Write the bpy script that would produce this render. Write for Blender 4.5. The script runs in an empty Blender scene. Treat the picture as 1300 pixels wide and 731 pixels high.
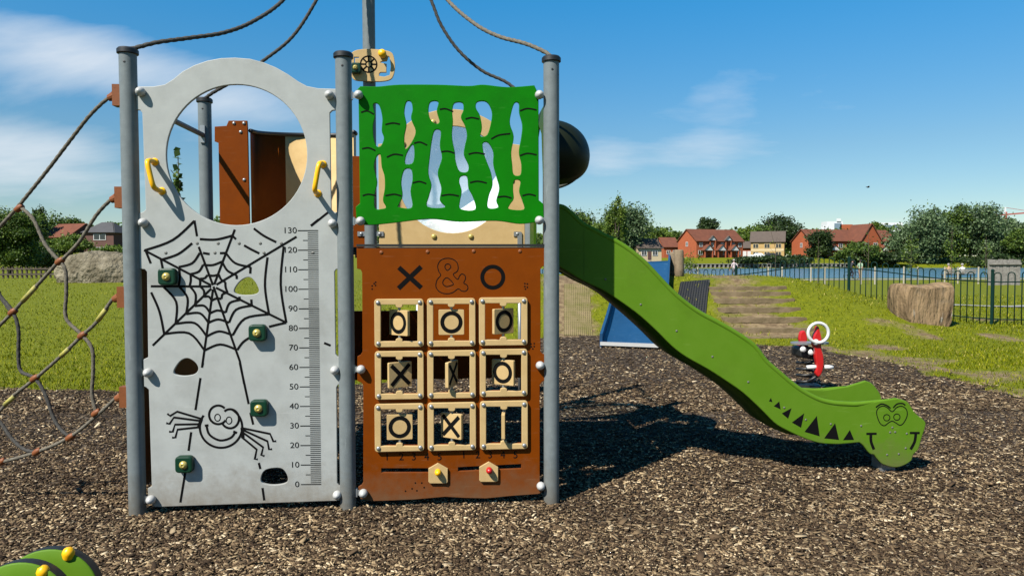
import bpy, bmesh, math, random
import numpy as np
from mathutils import Vector, Matrix, noise as mnoise

rng = np.random.default_rng(7)
random.seed(7)
scene = bpy.context.scene
col = scene.collection

# ------------------------------------------------------------------ camera
CAM = np.array([0.0, 0.0, 1.25]); FPX = 900.0
_p = math.atan(32.5 / FPX); _r = 0.0025
_right = np.array([1.0, 0, 0]); _fwd = np.array([0, math.cos(_p), -math.sin(_p)]); _up = np.array([0, math.sin(_p), math.cos(_p)])
C_up = _up * math.cos(_r) + _right * math.sin(_r)
C_right = _right * math.cos(_r) - _up * math.sin(_r)
cam_d = bpy.data.cameras.new('camera'); cam = bpy.data.objects.new('camera', cam_d); col.objects.link(cam)
m = Matrix.Identity(4)
for i in range(3):
    m[i][0] = C_right[i]; m[i][1] = C_up[i]; m[i][2] = -_fwd[i]; m[i][3] = CAM[i]
cam.matrix_world = m
cam_d.sensor_width = 36; cam_d.lens = 36 * FPX / 1300; cam_d.clip_start = 0.05; cam_d.clip_end = 3000
scene.camera = cam

# ------------------------------------------------------------------ light
SUND = np.array([0.88, 1.0, -1.48]); SUND = SUND / np.linalg.norm(SUND)
world = bpy.data.worlds.new('World'); scene.world = world; world.use_nodes = True
scene.view_settings.view_transform = 'Standard'; scene.view_settings.look = 'None'
scene.view_settings.gamma = 1; scene.view_settings.use_curve_mapping = False
scene.view_settings.exposure = 1.1
sd = bpy.data.lights.new('sun', 'SUN'); sd.energy = 5.0; sd.angle = math.radians(0.5); sd.color = (1.0, 0.95, 0.86)
so = bpy.data.objects.new('sun', sd); col.objects.link(so)
so.rotation_euler = Vector(SUND).to_track_quat('-Z', 'Y').to_euler(); so.location = (-6, -7, 12)

def build_world():
    nt = world.node_tree; nt.nodes.clear(); N = nt.nodes; L = nt.links
    out = N.new('ShaderNodeOutputWorld'); bg = N.new('ShaderNodeBackground'); bg.inputs['Strength'].default_value = 0.05
    sky = N.new('ShaderNodeTexSky'); sky.sky_type = 'NISHITA'; sky.sun_disc = False
    sky.sun_elevation = math.asin(-SUND[2]); sky.sun_rotation = math.atan2(-SUND[0], -SUND[1])
    sky.altitude = 0; sky.air_density = 1.0; sky.dust_density = 0.0; sky.ozone_density = 2.6
    tc = N.new('ShaderNodeTexCoord'); sep = N.new('ShaderNodeSeparateXYZ'); L.new(tc.outputs['Generated'], sep.inputs[0])
    def M(op, a, b=None, c=None):
        n = N.new('ShaderNodeMath'); n.operation = op
        for i, v in enumerate((a, b, c)):
            if v is None: continue
            if isinstance(v, (int, float)): n.inputs[i].default_value = v
            else: L.new(v, n.inputs[i])
        return n.outputs[0]
    zz = M('ADD', M('MAXIMUM', sep.outputs['Z'], 0.0), 0.22)
    cx = M('DIVIDE', sep.outputs['X'], zz); cy = M('DIVIDE', sep.outputs['Y'], zz)
    cmb = N.new('ShaderNodeCombineXYZ'); L.new(cx, cmb.inputs[0]); L.new(cy, cmb.inputs[1])
    mp = N.new('ShaderNodeMapping'); L.new(cmb.outputs[0], mp.inputs[0])
    mp.inputs['Rotation'].default_value = (0, 0, math.radians(18)); mp.inputs['Scale'].default_value = (0.62, 1.1, 1); mp.inputs['Location'].default_value = (3.35, 1.2, 0)
    n1 = N.new('ShaderNodeTexNoise'); n1.inputs['Scale'].default_value = 1.15; n1.inputs['Detail'].default_value = 9; n1.inputs['Roughness'].default_value = 0.56; n1.inputs['Distortion'].default_value = 0.25
    L.new(mp.outputs[0], n1.inputs['Vector'])
    # wisps gather on the left of the view and low over the horizon
    def blob(px, py, s, sx=1.0):
        d = ray(px, py); v = N.new('ShaderNodeVectorMath'); v.operation = 'SUBTRACT'; L.new(tc.outputs['Generated'], v.inputs[0]); v.inputs[1].default_value = d
        s2 = N.new('ShaderNodeVectorMath'); s2.operation = 'MULTIPLY'; L.new(v.outputs[0], s2.inputs[0]); s2.inputs[1].default_value = (1 / sx, 1 / sx, 1)
        ln = N.new('ShaderNodeVectorMath'); ln.operation = 'LENGTH'; L.new(s2.outputs[0], ln.inputs[0])
        q = M('DIVIDE', ln.outputs['Value'], s)
        return M('POWER', 2.718, M('MULTIPLY', M('MULTIPLY', q, q), -1.0))
    w = M('MULTIPLY', blob(100, 75, 0.050, 3.4), 0.53)
    w = M('ADD', w, M('MULTIPLY', blob(330, 140, 0.05, 2.5), 0.34))
    w = M('ADD', w, M('MULTIPLY', blob(20, 185, 0.05, 2.6), 0.35))
    w = M('ADD', w, M('MULTIPLY', blob(772, 215, 0.04, 1.2), 0.16))
    w = M('ADD', w, M('MULTIPLY', blob(920, 122, 0.03, 1.7), 0.08))
    w = M('ADD', w, M('MULTIPLY', blob(905, 195, 0.03, 2.0), 0.09))
    low = M('MULTIPLY', M('POWER', 2.718, M('MULTIPLY', M('ABSOLUTE', sep.outputs['Z']), -9.0)), 0.12)
    w = M('ADD', w, low)
    s = M('ADD', n1.outputs['Fac'], M('SUBTRACT', w, 0.655))
    f = M('MINIMUM', M('MAXIMUM', M('MULTIPLY', s, 2.4), 0.0), 0.75)
    tint = N.new('ShaderNodeMix'); tint.data_type = 'RGBA'; tint.blend_type = 'MULTIPLY'; tint.inputs['Factor'].default_value = 1.0
    L.new(sky.outputs[0], tint.inputs['A'])
    tr = N.new('ShaderNodeValToRGB'); L.new(sep.outputs['Z'], tr.inputs[0]); te = tr.color_ramp.elements   # hazier towards the horizon, deeper blue overhead
    te[0].position = 0.05; te[0].color = (0.78, 0.86, 0.86, 1); te[1].position = 0.36; te[1].color = (0.235, 1.17, 1.52, 1)
    x_ = te.new(0.15); x_.color = (0.66, 0.91, 0.97, 1)
    L.new(tr.outputs[0], tint.inputs['B'])
    mx = N.new('ShaderNodeMix'); mx.data_type = 'RGBA'; L.new(f, mx.inputs['Factor']); L.new(tint.outputs['Result'], mx.inputs['A']); mx.inputs['B'].default_value = (8.2, 8.6, 9.0, 1)
    L.new(mx.outputs['Result'], bg.inputs['Color']); L.new(bg.outputs[0], out.inputs[0])

# ------------------------------------------------------------------ pixel helpers (1300 x 731 photograph)
def ray(px, py):
    d = _fwd * FPX + C_right * (px - 650) + C_up * (365.5 - py)
    return d / np.linalg.norm(d)
def at_depth(px, py, Y):
    d = ray(px, py); return CAM + d * (Y / d[1])
def on_ground(px, py, z=0.0):
    d = ray(px, py); return CAM + d * ((z - CAM[2]) / d[2])
build_world()

# ------------------------------------------------------------------ materials
MATS = {}
ALB = 0.62
def mat(name, c, rough=0.6, var=0.0, vscale=8.0, bump=0.0, bscale=40.0, metal=0.0, c2=None, spec=0.5, island=None, detail=6, coat=0.0, bdist=0.01):
    """procedural principled material: base colour, noise mottling towards c2, noise bump, colour by island"""
    if name in MATS: return MATS[name]
    m = bpy.data.materials.new(name); m.use_nodes = True; MATS[name] = m
    c = tuple(x * ALB for x in c); c2 = tuple(x * ALB for x in c2) if c2 else None
    nt = m.node_tree; N = nt.nodes; L = nt.links; b = N['Principled BSDF']
    b.inputs['Roughness'].default_value = rough; b.inputs['Metallic'].default_value = metal; b.inputs['Specular IOR Level'].default_value = spec
    b.inputs['Coat Weight'].default_value = coat
    tc = N.new('ShaderNodeTexCoord'); src = tc.outputs['Object']
    colsock = None
    if island:
        g = N.new('ShaderNodeNewGeometry'); r = N.new('ShaderNodeValToRGB'); L.new(g.outputs['Random Per Island'], r.inputs[0])
        els = r.color_ramp.elements
        for i, (p, cc) in enumerate(island):
            e = els[i] if i < 2 else els.new(p)
            e.position = p; e.color = (*cc, 1)
        colsock = r.outputs[0]
    if var > 0:
        n = N.new('ShaderNodeTexNoise'); n.inputs['Scale'].default_value = vscale; n.inputs['Detail'].default_value = detail; n.inputs['Roughness'].default_value = 0.62
        L.new(src, n.inputs['Vector'])
        mr = N.new('ShaderNodeMapRange'); mr.inputs[1].default_value = 0.32; mr.inputs[2].default_value = 0.7; mr.inputs[3].default_value = 0; mr.inputs[4].default_value = var
        L.new(n.outputs['Fac'], mr.inputs[0])
        mx = N.new('ShaderNodeMix'); mx.data_type = 'RGBA'; L.new(mr.outputs[0], mx.inputs['Factor'])
        if colsock: L.new(colsock, mx.inputs['A'])
        else: mx.inputs['A'].default_value = (*c, 1)
        mx.inputs['B'].default_value = (*(c2 or tuple(x * 0.55 for x in c)), 1)
        colsock = mx.outputs['Result']
    if colsock: L.new(colsock, b.inputs['Base Color'])
    else: b.inputs['Base Color'].default_value = (*c, 1)
    if bump > 0:
        n2 = N.new('ShaderNodeTexNoise'); n2.inputs['Scale'].default_value = bscale; n2.inputs['Detail'].default_value = 5; L.new(src, n2.inputs['Vector'])
        bp = N.new('ShaderNodeBump'); bp.inputs['Strength'].default_value = bump; bp.inputs['Distance'].default_value = bdist; L.new(n2.outputs['Fac'], bp.inputs['Height']); L.new(bp.outputs[0], b.inputs['Normal'])
    return m
def wear(name, light, grime, scale=(3, 3, 40), la=0.35, ga=0.5, base_mud=None, grime_scale=2.2):
    """scratches (thin stretched noise) and grime blotches; optional mud splash rising from the ground"""
    m = MATS[name]; nt = m.node_tree; N = nt.nodes; L = nt.links; b = N['Principled BSDF']
    src = b.inputs['Base Color'].links[0].from_socket; tc = N.new('ShaderNodeTexCoord')
    def noise(sc, vec, d=6, r=0.6):
        mp = N.new('ShaderNodeMapping'); mp.inputs['Scale'].default_value = vec; L.new(tc.outputs['Object'], mp.inputs[0])
        n = N.new('ShaderNodeTexNoise'); n.inputs['Scale'].default_value = sc; n.inputs['Detail'].default_value = d; n.inputs['Roughness'].default_value = r; L.new(mp.outputs[0], n.inputs['Vector']); return n.outputs['Fac']
    def rng_(s, a, c, hi):
        r = N.new('ShaderNodeMapRange'); r.inputs[1].default_value = a; r.inputs[2].default_value = c; r.inputs[4].default_value = hi; L.new(s, r.inputs[0]); return r.outputs[0]
    def mix(f, a, c):
        x = N.new('ShaderNodeMix'); x.data_type = 'RGBA'; L.new(f, x.inputs['Factor']); L.new(a, x.inputs['A']); x.inputs['B'].default_value = (*[v * ALB for v in c], 1); return x.outputs['Result']
    g = mix(rng_(noise(grime_scale, (1, 1, 1), 10, 0.7), 0.52, 0.74, ga), src, grime)
    g = mix(rng_(noise(6, scale, 3, 0.5), 0.66, 0.74, la), g, light)
    if base_mud:
        sp_ = N.new('ShaderNodeSeparateXYZ'); L.new(tc.outputs['Object'], sp_.inputs[0])
        ad = N.new('ShaderNodeMath'); ad.operation = 'MULTIPLY_ADD'; L.new(noise(14, (1, 1, 1), 8, 0.7), ad.inputs[0]); ad.inputs[1].default_value = 0.42; L.new(sp_.outputs['Z'], ad.inputs[2])
        g = mix(rng_(ad.outputs[0], 0.42, 0.16, 0.75), g, base_mud)
    L.new(g, b.inputs['Base Color'])
def leafmat(name, ramp, trans=0.35):
    if name in MATS: return MATS[name]
    m = mat(name, (0.1, 0.1, 0.1), 0.55, island=ramp, spec=0.3)
    nt = m.node_tree; N = nt.nodes; L = nt.links; b = N['Principled BSDF']; out = N['Material Output']
    t = N.new('ShaderNodeBsdfTranslucent'); mx = N.new('ShaderNodeMixShader'); mx.inputs[0].default_value = trans
    src = b.inputs['Base Color'].links[0].from_socket
    L.new(src, t.inputs[0]); L.new(b.outputs[0], mx.inputs[1]); L.new(t.outputs[0], mx.inputs[2]); L.new(mx.outputs[0], out.inputs[0])
    return m

mat('steel', (0.20, 0.23, 0.235), 0.45, 0.5, 30, 0.08, 220, metal=0.0, c2=(0.13, 0.15, 0.155), spec=0.2)
mat('galv', (0.42, 0.44, 0.44), 0.4, 0.5, 40, 0.05, 300, metal=0.6, c2=(0.3, 0.31, 0.32))
mat('cap_black', (0.008, 0.008, 0.008), 0.5)
mat('black_rubber', (0.012, 0.012, 0.012), 0.65, bump=0.2, bscale=120)
mat('groove', (0.003, 0.003, 0.003), 0.9, spec=0.1)
mat('silver_cap', (0.55, 0.55, 0.53), 0.3, 0.3, 60)
mat('grey_panel', (0.455, 0.475, 0.455), 0.5, 0.7, 9, 0.06, 300, c2=(0.36, 0.375, 0.36), spec=0.15)
mat('green_panel', (0.004, 0.195, 0.001), 0.5, 0.6, 14, 0.08, 350, c2=(0.004, 0.15, 0.001), spec=0.07)
mat('brown_panel', (0.21, 0.044, 0.0005), 0.5, 0.6, 12, 0.08, 350, c2=(0.165, 0.034, 0.0005), spec=0.07)
mat('clamp_brown', (0.26, 0.085, 0.028), 0.5, 0.4, 30, 0.1, 200, spec=0.2)
mat('tan_board', (0.62, 0.44, 0.205), 0.5, 0.5, 16, 0.1, 350, c2=(0.50, 0.335, 0.14), spec=0.1)
mat('hold_green', (0.003, 0.038, 0.018), 0.4, spec=0.25)
mat('brass', (0.62, 0.5, 0.14), 0.3, metal=0.3)
mat('yellow', (1.15, 0.60, 0.008), 0.35, 0.4, 40, c2=(0.85, 0.38, 0.004), spec=0.3)
mat('red', (0.55, 0.012, 0.012), 0.35)
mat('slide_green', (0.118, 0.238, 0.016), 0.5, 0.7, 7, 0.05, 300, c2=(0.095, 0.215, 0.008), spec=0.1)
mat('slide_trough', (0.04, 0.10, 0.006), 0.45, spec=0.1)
mat('slide_blue', (0.014, 0.062, 0.145), 0.3, 0.5, 8, c2=(0.028, 0.09, 0.19), spec=0.25)
mat('white', (0.75, 0.75, 0.73), 0.45)
mat('deck', (0.03, 0.03, 0.03), 0.7, bump=0.2, bscale=90)
mat('rope', (0.26, 0.23, 0.18), 0.95, 0.8, 60, 0.6, 500, c2=(0.10, 0.09, 0.07), spec=0.1)
mat('rope_dark', (0.11, 0.105, 0.095), 0.9, 0.7, 60, 0.5, 500, c2=(0.045, 0.043, 0.04), spec=0.1)
mat('tape', (0.50, 0.44, 0.06), 0.7, 0.8, 60, c2=(0.2, 0.18, 0.1))
mat('timber', (0.30, 0.23, 0.15), 0.9, 0.7, 18, 0.6, 60, c2=(0.15, 0.11, 0.07), spec=0.1)
mat('old_timber', (0.33, 0.31, 0.27), 0.9, 0.8, 9, 0.6, 40, c2=(0.12, 0.11, 0.10))
mat('stake', (0.42, 0.38, 0.29), 0.85)
mat('bark', (0.10, 0.075, 0.05), 0.95, 0.6, 6, 0.8, 20)
mat('fence_green', (0.004, 0.026, 0.02), 0.5, spec=0.1)
mat('boulder', (0.32, 0.28, 0.20), 0.9, 1.0, 1.6, 1.0, 5, c2=(0.09, 0.075, 0.045), detail=12, bdist=0.25, spec=0.1)
mat('asphalt_path', (0.30, 0.29, 0.27), 0.9, 0.4, 2)
mat('glass', (0.02, 0.025, 0.03), 0.08, spec=0.8)
mat('skin', (0.5, 0.27, 0.19), 0.6)
mat('cloth_pale', (0.62, 0.52, 0.54), 0.85); mat('cloth_white', (0.8, 0.8, 0.8), 0.85); mat('cloth_tan', (0.42, 0.25, 0.14), 0.85)
mat('cloth_dark', (0.02, 0.022, 0.03), 0.85); mat('cloth_grey', (0.16, 0.16, 0.17), 0.85); mat('cloth_mint', (0.32, 0.45, 0.30), 0.85); mat('hair_grey', (0.35, 0.33, 0.31), 0.9); mat('hair_dark', (0.03, 0.02, 0.015), 0.9)
mat('red_brick', (0.44, 0.125, 0.055), 0.85, 0.6, 1.6, c2=(0.33, 0.085, 0.04), spec=0.1)
mat('dark_brick', (0.14, 0.06, 0.045), 0.85, 0.5, 1.6)
mat('yellow_brick', (0.52, 0.34, 0.12), 0.85, 0.5, 1.6, c2=(0.42, 0.26, 0.09))
mat('cream', (0.66, 0.52, 0.30), 0.85)
mat('roof_red', (0.20, 0.075, 0.045), 0.85, 0.7, 0.8, c2=(0.12, 0.05, 0.035), spec=0.1)
mat('roof_brown', (0.11, 0.08, 0.06), 0.85, 0.5, 1.2)
mat('roof_slate', (0.07, 0.068, 0.072), 0.8, 0.5, 1.2)
mat('white_far', (0.78, 0.80, 0.82), 0.7); mat('far_glass', (0.2, 0.28, 0.35), 0.3); mat('crane_red', (0.45, 0.12, 0.10), 0.6)
mat('earth', (0.20, 0.135, 0.08), 0.95, 0.7, 6, 0.5, 30)

wear('grey_panel', (0.56, 0.57, 0.55), (0.27, 0.27, 0.24), (1, 1, 14), 0.25, 0.55, (0.20, 0.16, 0.11))
wear('brown_panel', (0.30, 0.13, 0.06), (0.12, 0.03, 0.004), (1, 1, 12), 0.4, 0.5, (0.16, 0.10, 0.055))
wear('green_panel', (0.05, 0.26, 0.03), (0.006, 0.10, 0.002), (2, 2, 12), 0.3, 0.4)
wear('slide_green', (0.20, 0.33, 0.06), (0.085, 0.16, 0.012), (1.2, 1.2, 9), 0.3, 0.6, (0.15, 0.13, 0.06))
wear('tan_board', (0.70, 0.53, 0.30), (0.36, 0.24, 0.11), (2, 2, 10), 0.25, 0.4)
wear('slide_blue', (0.10, 0.18, 0.28), (0.012, 0.05, 0.11), (5, 1, 1), 0.35, 0.6)
wear('steel', (0.30, 0.33, 0.33), (0.11, 0.12, 0.115), (6, 6, 1), 0.4, 0.5, (0.14, 0.12, 0.09))

# ------------------------------------------------------------------ object helpers
ORG = {}
def tag(o, label=None, cat=None, group=None, kind=None):
    if label: o['label'] = label
    if cat: o['category'] = cat
    if group: o['group'] = group
    if kind: o['kind'] = kind
    return o
def thing(name, loc, label, cat, group=None):
    o = bpy.data.objects.new(name, None); col.objects.link(o); o.location = loc; o.empty_display_size = 0.1
    ORG[o.name] = np.array(loc, float); tag(o, label, cat, group); return o
def link_mesh(name, me, parent=None, loc=None, rot=None):
    o = bpy.data.objects.new(name, me); col.objects.link(o)
    if parent is not None: o.parent = parent; ORG[o.name] = ORG[parent.name]
    else: ORG[o.name] = np.zeros(3)
    return o
def mesh(name, V, F, m, parent=None, smooth=False, mi=None, origin=None):
    """verts in world space; becomes ONE object, child of parent"""
    V = np.asarray(V, float).reshape(-1, 3)
    o0 = ORG[parent.name] if parent is not None else (np.asarray(origin, float) if origin is not None else np.zeros(3))
    me = bpy.data.meshes.new(name)
    me.from_pydata((V - o0).tolist(), [], F)
    ms = m if isinstance(m, (list, tuple)) else [m]
    for x in ms: me.materials.append(MATS[x])
    if smooth: me.polygons.foreach_set('use_smooth', [True] * len(me.polygons))
    if mi is not None: me.polygons.foreach_set('material_index', mi)
    me.update()
    o = link_mesh(name, me, parent)
    if parent is None and origin is not None: o.location = origin; ORG[o.name] = np.asarray(origin, float)
    return o
def fast_mesh(name, V, quads, m, parent=None, smooth=False, mats=None):
    """big numpy meshes of equal-size polygons"""
    V = np.asarray(V, np.float32).reshape(-1, 3); quads = np.asarray(quads, np.int32)
    if parent is not None: V = V - ORG[parent.name].astype(np.float32)
    me = bpy.data.meshes.new(name); n, k = quads.shape
    me.vertices.add(len(V)); me.vertices.foreach_set('co', V.ravel())
    me.loops.add(n * k); me.loops.foreach_set('vertex_index', quads.ravel())
    me.polygons.add(n); me.polygons.foreach_set('loop_start', np.arange(0, n * k, k, dtype=np.int32))
    if smooth: me.polygons.foreach_set('use_smooth', np.ones(n, bool))
    me.materials.append(MATS[m]); me.update(calc_edges=True); me.validate()
    return link_mesh(name, me, parent)
class MB:
    def __init__(s): s.V = []; s.F = []; s.MI = []
    def add(s, V, F, mi=0):
        b = len(s.V); s.V.extend([tuple(v) for v in V]); s.F.extend([tuple(b + i for i in f) for f in F]); s.MI.extend([mi] * len(F)); return s
    def box(s, c, sz, ax=None, mi=0):
        c = np.asarray(c, float); h = np.asarray(sz, float) / 2
        ax = np.eye(3) if ax is None else np.asarray(ax, float)
        P = [c + ax[0] * (h[0] * i) + ax[1] * (h[1] * j) + ax[2] * (h[2] * k) for i in (-1, 1) for j in (-1, 1) for k in (-1, 1)]
        return s.add(P, [(0, 1, 3, 2), (4, 6, 7, 5), (0, 4, 5, 1), (2, 3, 7, 6), (0, 2, 6, 4), (1, 5, 7, 3)], mi)
    def bar(s, a, b, w, h, up=(0, 0, 1), mi=0):
        a = np.asarray(a, float); b = np.asarray(b, float); d = b - a; L = np.linalg.norm(d); d = d / L
        u = np.asarray(up, float); x = np.cross(d, u); x /= np.linalg.norm(x); u = np.cross(x, d)
        return s.box((a + b) / 2, (L, w, h), (d, x, u), mi)
    def tube(s, P, r, n=10, closed=False, caps=True, mi=0, lobes=0, lobe_amp=0.18, twist=60.0):
        P = np.asarray(P, float); k = len(P); r = np.broadcast_to(np.asarray(r, float), (k,))
        T = np.gradient(P, axis=0) if not closed else (np.roll(P, -1, 0) - np.roll(P, 1, 0))
        T = T / np.linalg.norm(T, axis=1, keepdims=True)
        ref = np.array([0, 0, 1.0]) if abs(T[0][2]) < 0.9 else np.array([0, 1.0, 0])
        x = np.cross(T[0], ref); x /= np.linalg.norm(x); X = []
        for t in T:
            x = x - t * np.dot(x, t); x = x / np.linalg.norm(x); X.append(x)
        X = np.array(X); Yv = np.cross(T, X); a = np.arange(n) * 2 * math.pi / n
        sl = np.concatenate([[0], np.cumsum(np.linalg.norm(np.diff(P, axis=0), axis=1))])
        R = r[:, None] * np.ones((k, n))
        if lobes: R = R * (1 + lobe_amp * np.cos(lobes * (a[None, :] - sl[:, None] * twist)))
        V = P[:, None, :] + X[:, None, :] * (np.cos(a)[None, :] * R)[..., None] + Yv[:, None, :] * (np.sin(a)[None, :] * R)[..., None]
        F = []
        for i in range(k if closed else k - 1):
            j = (i + 1) % k
            for q in range(n):
                q2 = (q + 1) % n; F.append((i * n + q, i * n + q2, j * n + q2, j * n + q))
        if caps and not closed: F.append(tuple(range(n - 1, -1, -1))); F.append(tuple((k - 1) * n + q for q in range(n)))
        return s.add(V.reshape(-1, 3), F, mi)
    def lathe(s, c, axis, prof, n=14, mi=0):
        """prof: (distance along axis, radius)"""
        c = np.asarray(c, float); axis = np.asarray(axis, float); axis /= np.linalg.norm(axis)
        ref = np.array([0, 0, 1.0]) if abs(axis[2]) < 0.9 else np.array([1.0, 0, 0])
        x = np.cross(axis, ref); x /= np.linalg.norm(x); y = np.cross(axis, x); V = []; F = []
        for d, r in prof:
            for q in range(n):
                a = q * 2 * math.pi / n; V.append(c + axis * d + (x * math.cos(a) + y * math.sin(a)) * max(r, 1e-4))
        for i in range(len(prof) - 1):
            for q in range(n):
                q2 = (q + 1) % n; F.append((i * n + q, i * n + q2, (i + 1) * n + q2, (i + 1) * n + q))
        F.append(tuple(range(n - 1, -1, -1))); F.append(tuple((len(prof) - 1) * n + q for q in range(n)))
        return s.add(V, F, mi)
    def build(s, name, m, parent=None, smooth=False, origin=None):
        return mesh(name, s.V, s.F, m, parent, smooth, s.MI, origin)
def smooth_by_angle(o, deg=35):
    me = o.data; me.polygons.foreach_set('use_smooth', [True] * len(me.polygons))
    bm = bmesh.new(); bm.from_mesh(me); bmesh.ops.recalc_face_normals(bm, faces=bm.faces[:]); lim = math.radians(deg)
    for e in bm.edges:
        e.smooth = not (len(e.link_faces) == 2 and e.calc_face_angle(0) > lim)
    bm.to_mesh(me); bm.free(); return o
def catmull(P, n=6, closed=True):
    P = np.asarray(P, float); k = len(P); out = []
    for i in range(k if closed else k - 1):
        g = (lambda j: P[j % k]) if closed else (lambda j: P[min(max(j, 0), k - 1)])
        p0, p1, p2, p3 = g(i - 1), g(i), g(i + 1), g(i + 2)
        for t in np.arange(n) / n:
            out.append(0.5 * ((2 * p1) + (-p0 + p2) * t + (2 * p0 - 5 * p1 + 4 * p2 - p3) * t * t + (-p0 + 3 * p1 - 3 * p2 + p3) * t ** 3))
    if not closed: out.append(P[-1])
    return np.array(out)
def ss(a, b, x):
    t = np.clip((np.asarray(x, float) - a) / (b - a), 0, 1); return t * t * (3 - 2 * t)
def curve_mesh(loops, thick, bevel=0.0015, res=1):
    """filled 2D curve with holes -> (verts (u,v,w), faces), w in [-thick/2, thick/2]"""
    cd = bpy.data.curves.new('tmp', 'CURVE'); cd.dimensions = '2D'; cd.fill_mode = 'BOTH'
    cd.extrude = max(thick / 2 - bevel, 1e-4); cd.bevel_depth = bevel; cd.bevel_resolution = res; cd.offset = -bevel
    for lp in loops:
        sp = cd.splines.new('POLY'); sp.points.add(len(lp) - 1)
        for p, q in zip(sp.points, lp): p.co = (q[0], q[1], 0, 1)
        sp.use_cyclic_u = True
    o = bpy.data.objects.new('tmp', cd); col.objects.link(o)
    dg = bpy.context.evaluated_depsgraph_get(); me = bpy.data.meshes.new_from_object(o.evaluated_get(dg))
    V = np.array([v.co[:] for v in me.vertices]); F = [tuple(p.vertices) for p in me.polygons]
    bpy.data.objects.remove(o); bpy.data.curves.remove(cd); bpy.data.meshes.remove(me)
    return V, F
def text_mesh(body, size, thick=0.001):
    cd = bpy.data.curves.new('tmp', 'FONT'); cd.body = body; cd.size = size; cd.extrude = thick / 2; cd.align_x = 'CENTER'; cd.align_y = 'CENTER'
    o = bpy.data.objects.new('tmp', cd); col.objects.link(o)
    dg = bpy.context.evaluated_depsgraph_get(); me = bpy.data.meshes.new_from_object(o.evaluated_get(dg))
    V = np.array([v.co[:] for v in me.vertices]); F = [tuple(p.vertices) for p in me.polygons]
    bpy.data.objects.remove(o); bpy.data.curves.remove(cd); bpy.data.meshes.remove(me)
    return V, F
class Frame:
    """a plane: origin O, axes U (right), Z (up), N (towards the viewer)"""
    def __init__(s, O, U): 
        s.O = np.asarray(O, float); s.U = np.asarray(U, float) / np.linalg.norm(U); s.Z = np.array([0, 0, 1.0]); s.N = np.cross(s.U, s.Z)
    def W(s, u, v, w=0.0): return s.O + s.U * u + s.Z * v + s.N * w
    def WV(s, V, w=0.0):
        V = np.asarray(V, float); return s.O + np.outer(V[:, 0], s.U) + np.outer(V[:, 1], s.Z) + np.outer(V[:, 2] + w, s.N)
    def px(s, x, y, w=0.0):
        d = ray(x, y); O = s.O + s.N * w; t = np.dot(O - CAM, s.N) / np.dot(d, s.N); p = CAM + d * t - s.O
        return np.array([np.dot(p, s.U), p[2]])
    def pxs(s, L, w=0.0): return [s.px(x, y, w) for x, y in L]
def plate(name, fr, loops, w, thick, m, parent, bevel=0.002):
    V, F = curve_mesh(loops, thick, bevel); o = mesh(name, fr.WV(V, w), F, m, parent); return o
def ribbon(mb, fr, pts, width, w, thick=0.0012, closed=False):
    """mitred flat strip along a polyline on a frame"""
    P = np.asarray(pts, float); k = len(P)
    if closed: T = np.roll(P, -1, 0) - np.roll(P, 1, 0)
    else: T = np.gradient(P, axis=0)
    T = T / (np.linalg.norm(T, axis=1, keepdims=True) + 1e-9); Nn = np.stack([-T[:, 1], T[:, 0]], 1)
    A = P + Nn * width / 2; B = P - Nn * width / 2
    V = [fr.W(a[0], a[1], w + thick) for a in A] + [fr.W(b[0], b[1], w + thick) for b in B] + [fr.W(a[0], a[1], w) for a in A] + [fr.W(b[0], b[1], w) for b in B]
    F = []
    for i in range(k if closed else k - 1):
        j = (i + 1) % k
        F += [(i, j, k + j, k + i), (2 * k + i, 2 * k + j, j, i), (k + i, k + j, 3 * k + j, 3 * k + i)]
    if not closed: F += [(0, k, 3 * k, 2 * k), (k - 1, 3 * k - 1, 4 * k - 1, 2 * k - 1)]
    mb.add(V, F)
def rrect(cx, cy, w, h, r, n=4):
    out = []
    for sx, sy, a0 in ((1, 1, 0), (-1, 1, 90), (-1, -1, 180), (1, -1, 270)):
        for i in range(n + 1):
            a = math.radians(a0 + 90 * i / n); out.append((cx + sx * (w / 2 - r) + r * math.cos(a), cy + sy * (h / 2 - r) + r * math.sin(a)))
    return out
def circle(cx, cy, r, n=24, ry=None):
    return [(cx + r * math.cos(i * 2 * math.pi / n), cy + (ry or r) * math.sin(i * 2 * math.pi / n)) for i in range(n)]

# ------------------------------------------------------------------ terrain
def vnoise(x, y, s=1.0, seed=0):
    """cheap smooth value noise, vectorised"""
    x = np.asarray(x, float) * s + seed * 17.3; y = np.asarray(y, float) * s + seed * 9.7
    xi = np.floor(x).astype(int); yi = np.floor(y).astype(int); fx = x - xi; fy = y - yi
    h = lambda a, b: (np.sin(a * 127.1 + b * 311.7 + seed * 7.7) * 43758.5453) % 1.0
    u = fx * fx * (3 - 2 * fx); v = fy * fy * (3 - 2 * fy)
    return (h(xi, yi) * (1 - u) + h(xi + 1, yi) * u) * (1 - v) + (h(xi, yi + 1) * (1 - u) + h(xi + 1, yi + 1) * u) * v
WATER = -0.5
STEP_Y = None
def height(x, y):
    z = smooth_height(x, y)
    if STEP_Y is None: return z
    x = np.asarray(x, float); y = np.asarray(y, float)
    lane = ss(3.45, 3.65, x - 0.06 * (y - 11)) * (1 - ss(4.75, 5.0, x - 0.06 * (y - 11))) * ((y > STEP_Y[0]) & (y < STEP_Y[-1] + 0.3))
    k = np.clip(np.searchsorted(STEP_Y, y, side='right') - 1, 0, len(STEP_Y) - 1)
    st = np.array(STEP_Z)[k] - 0.03 + 0.62 * (z - np.array(STEP_Z)[k])
    return z * (1 - lane) + st * lane
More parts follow.
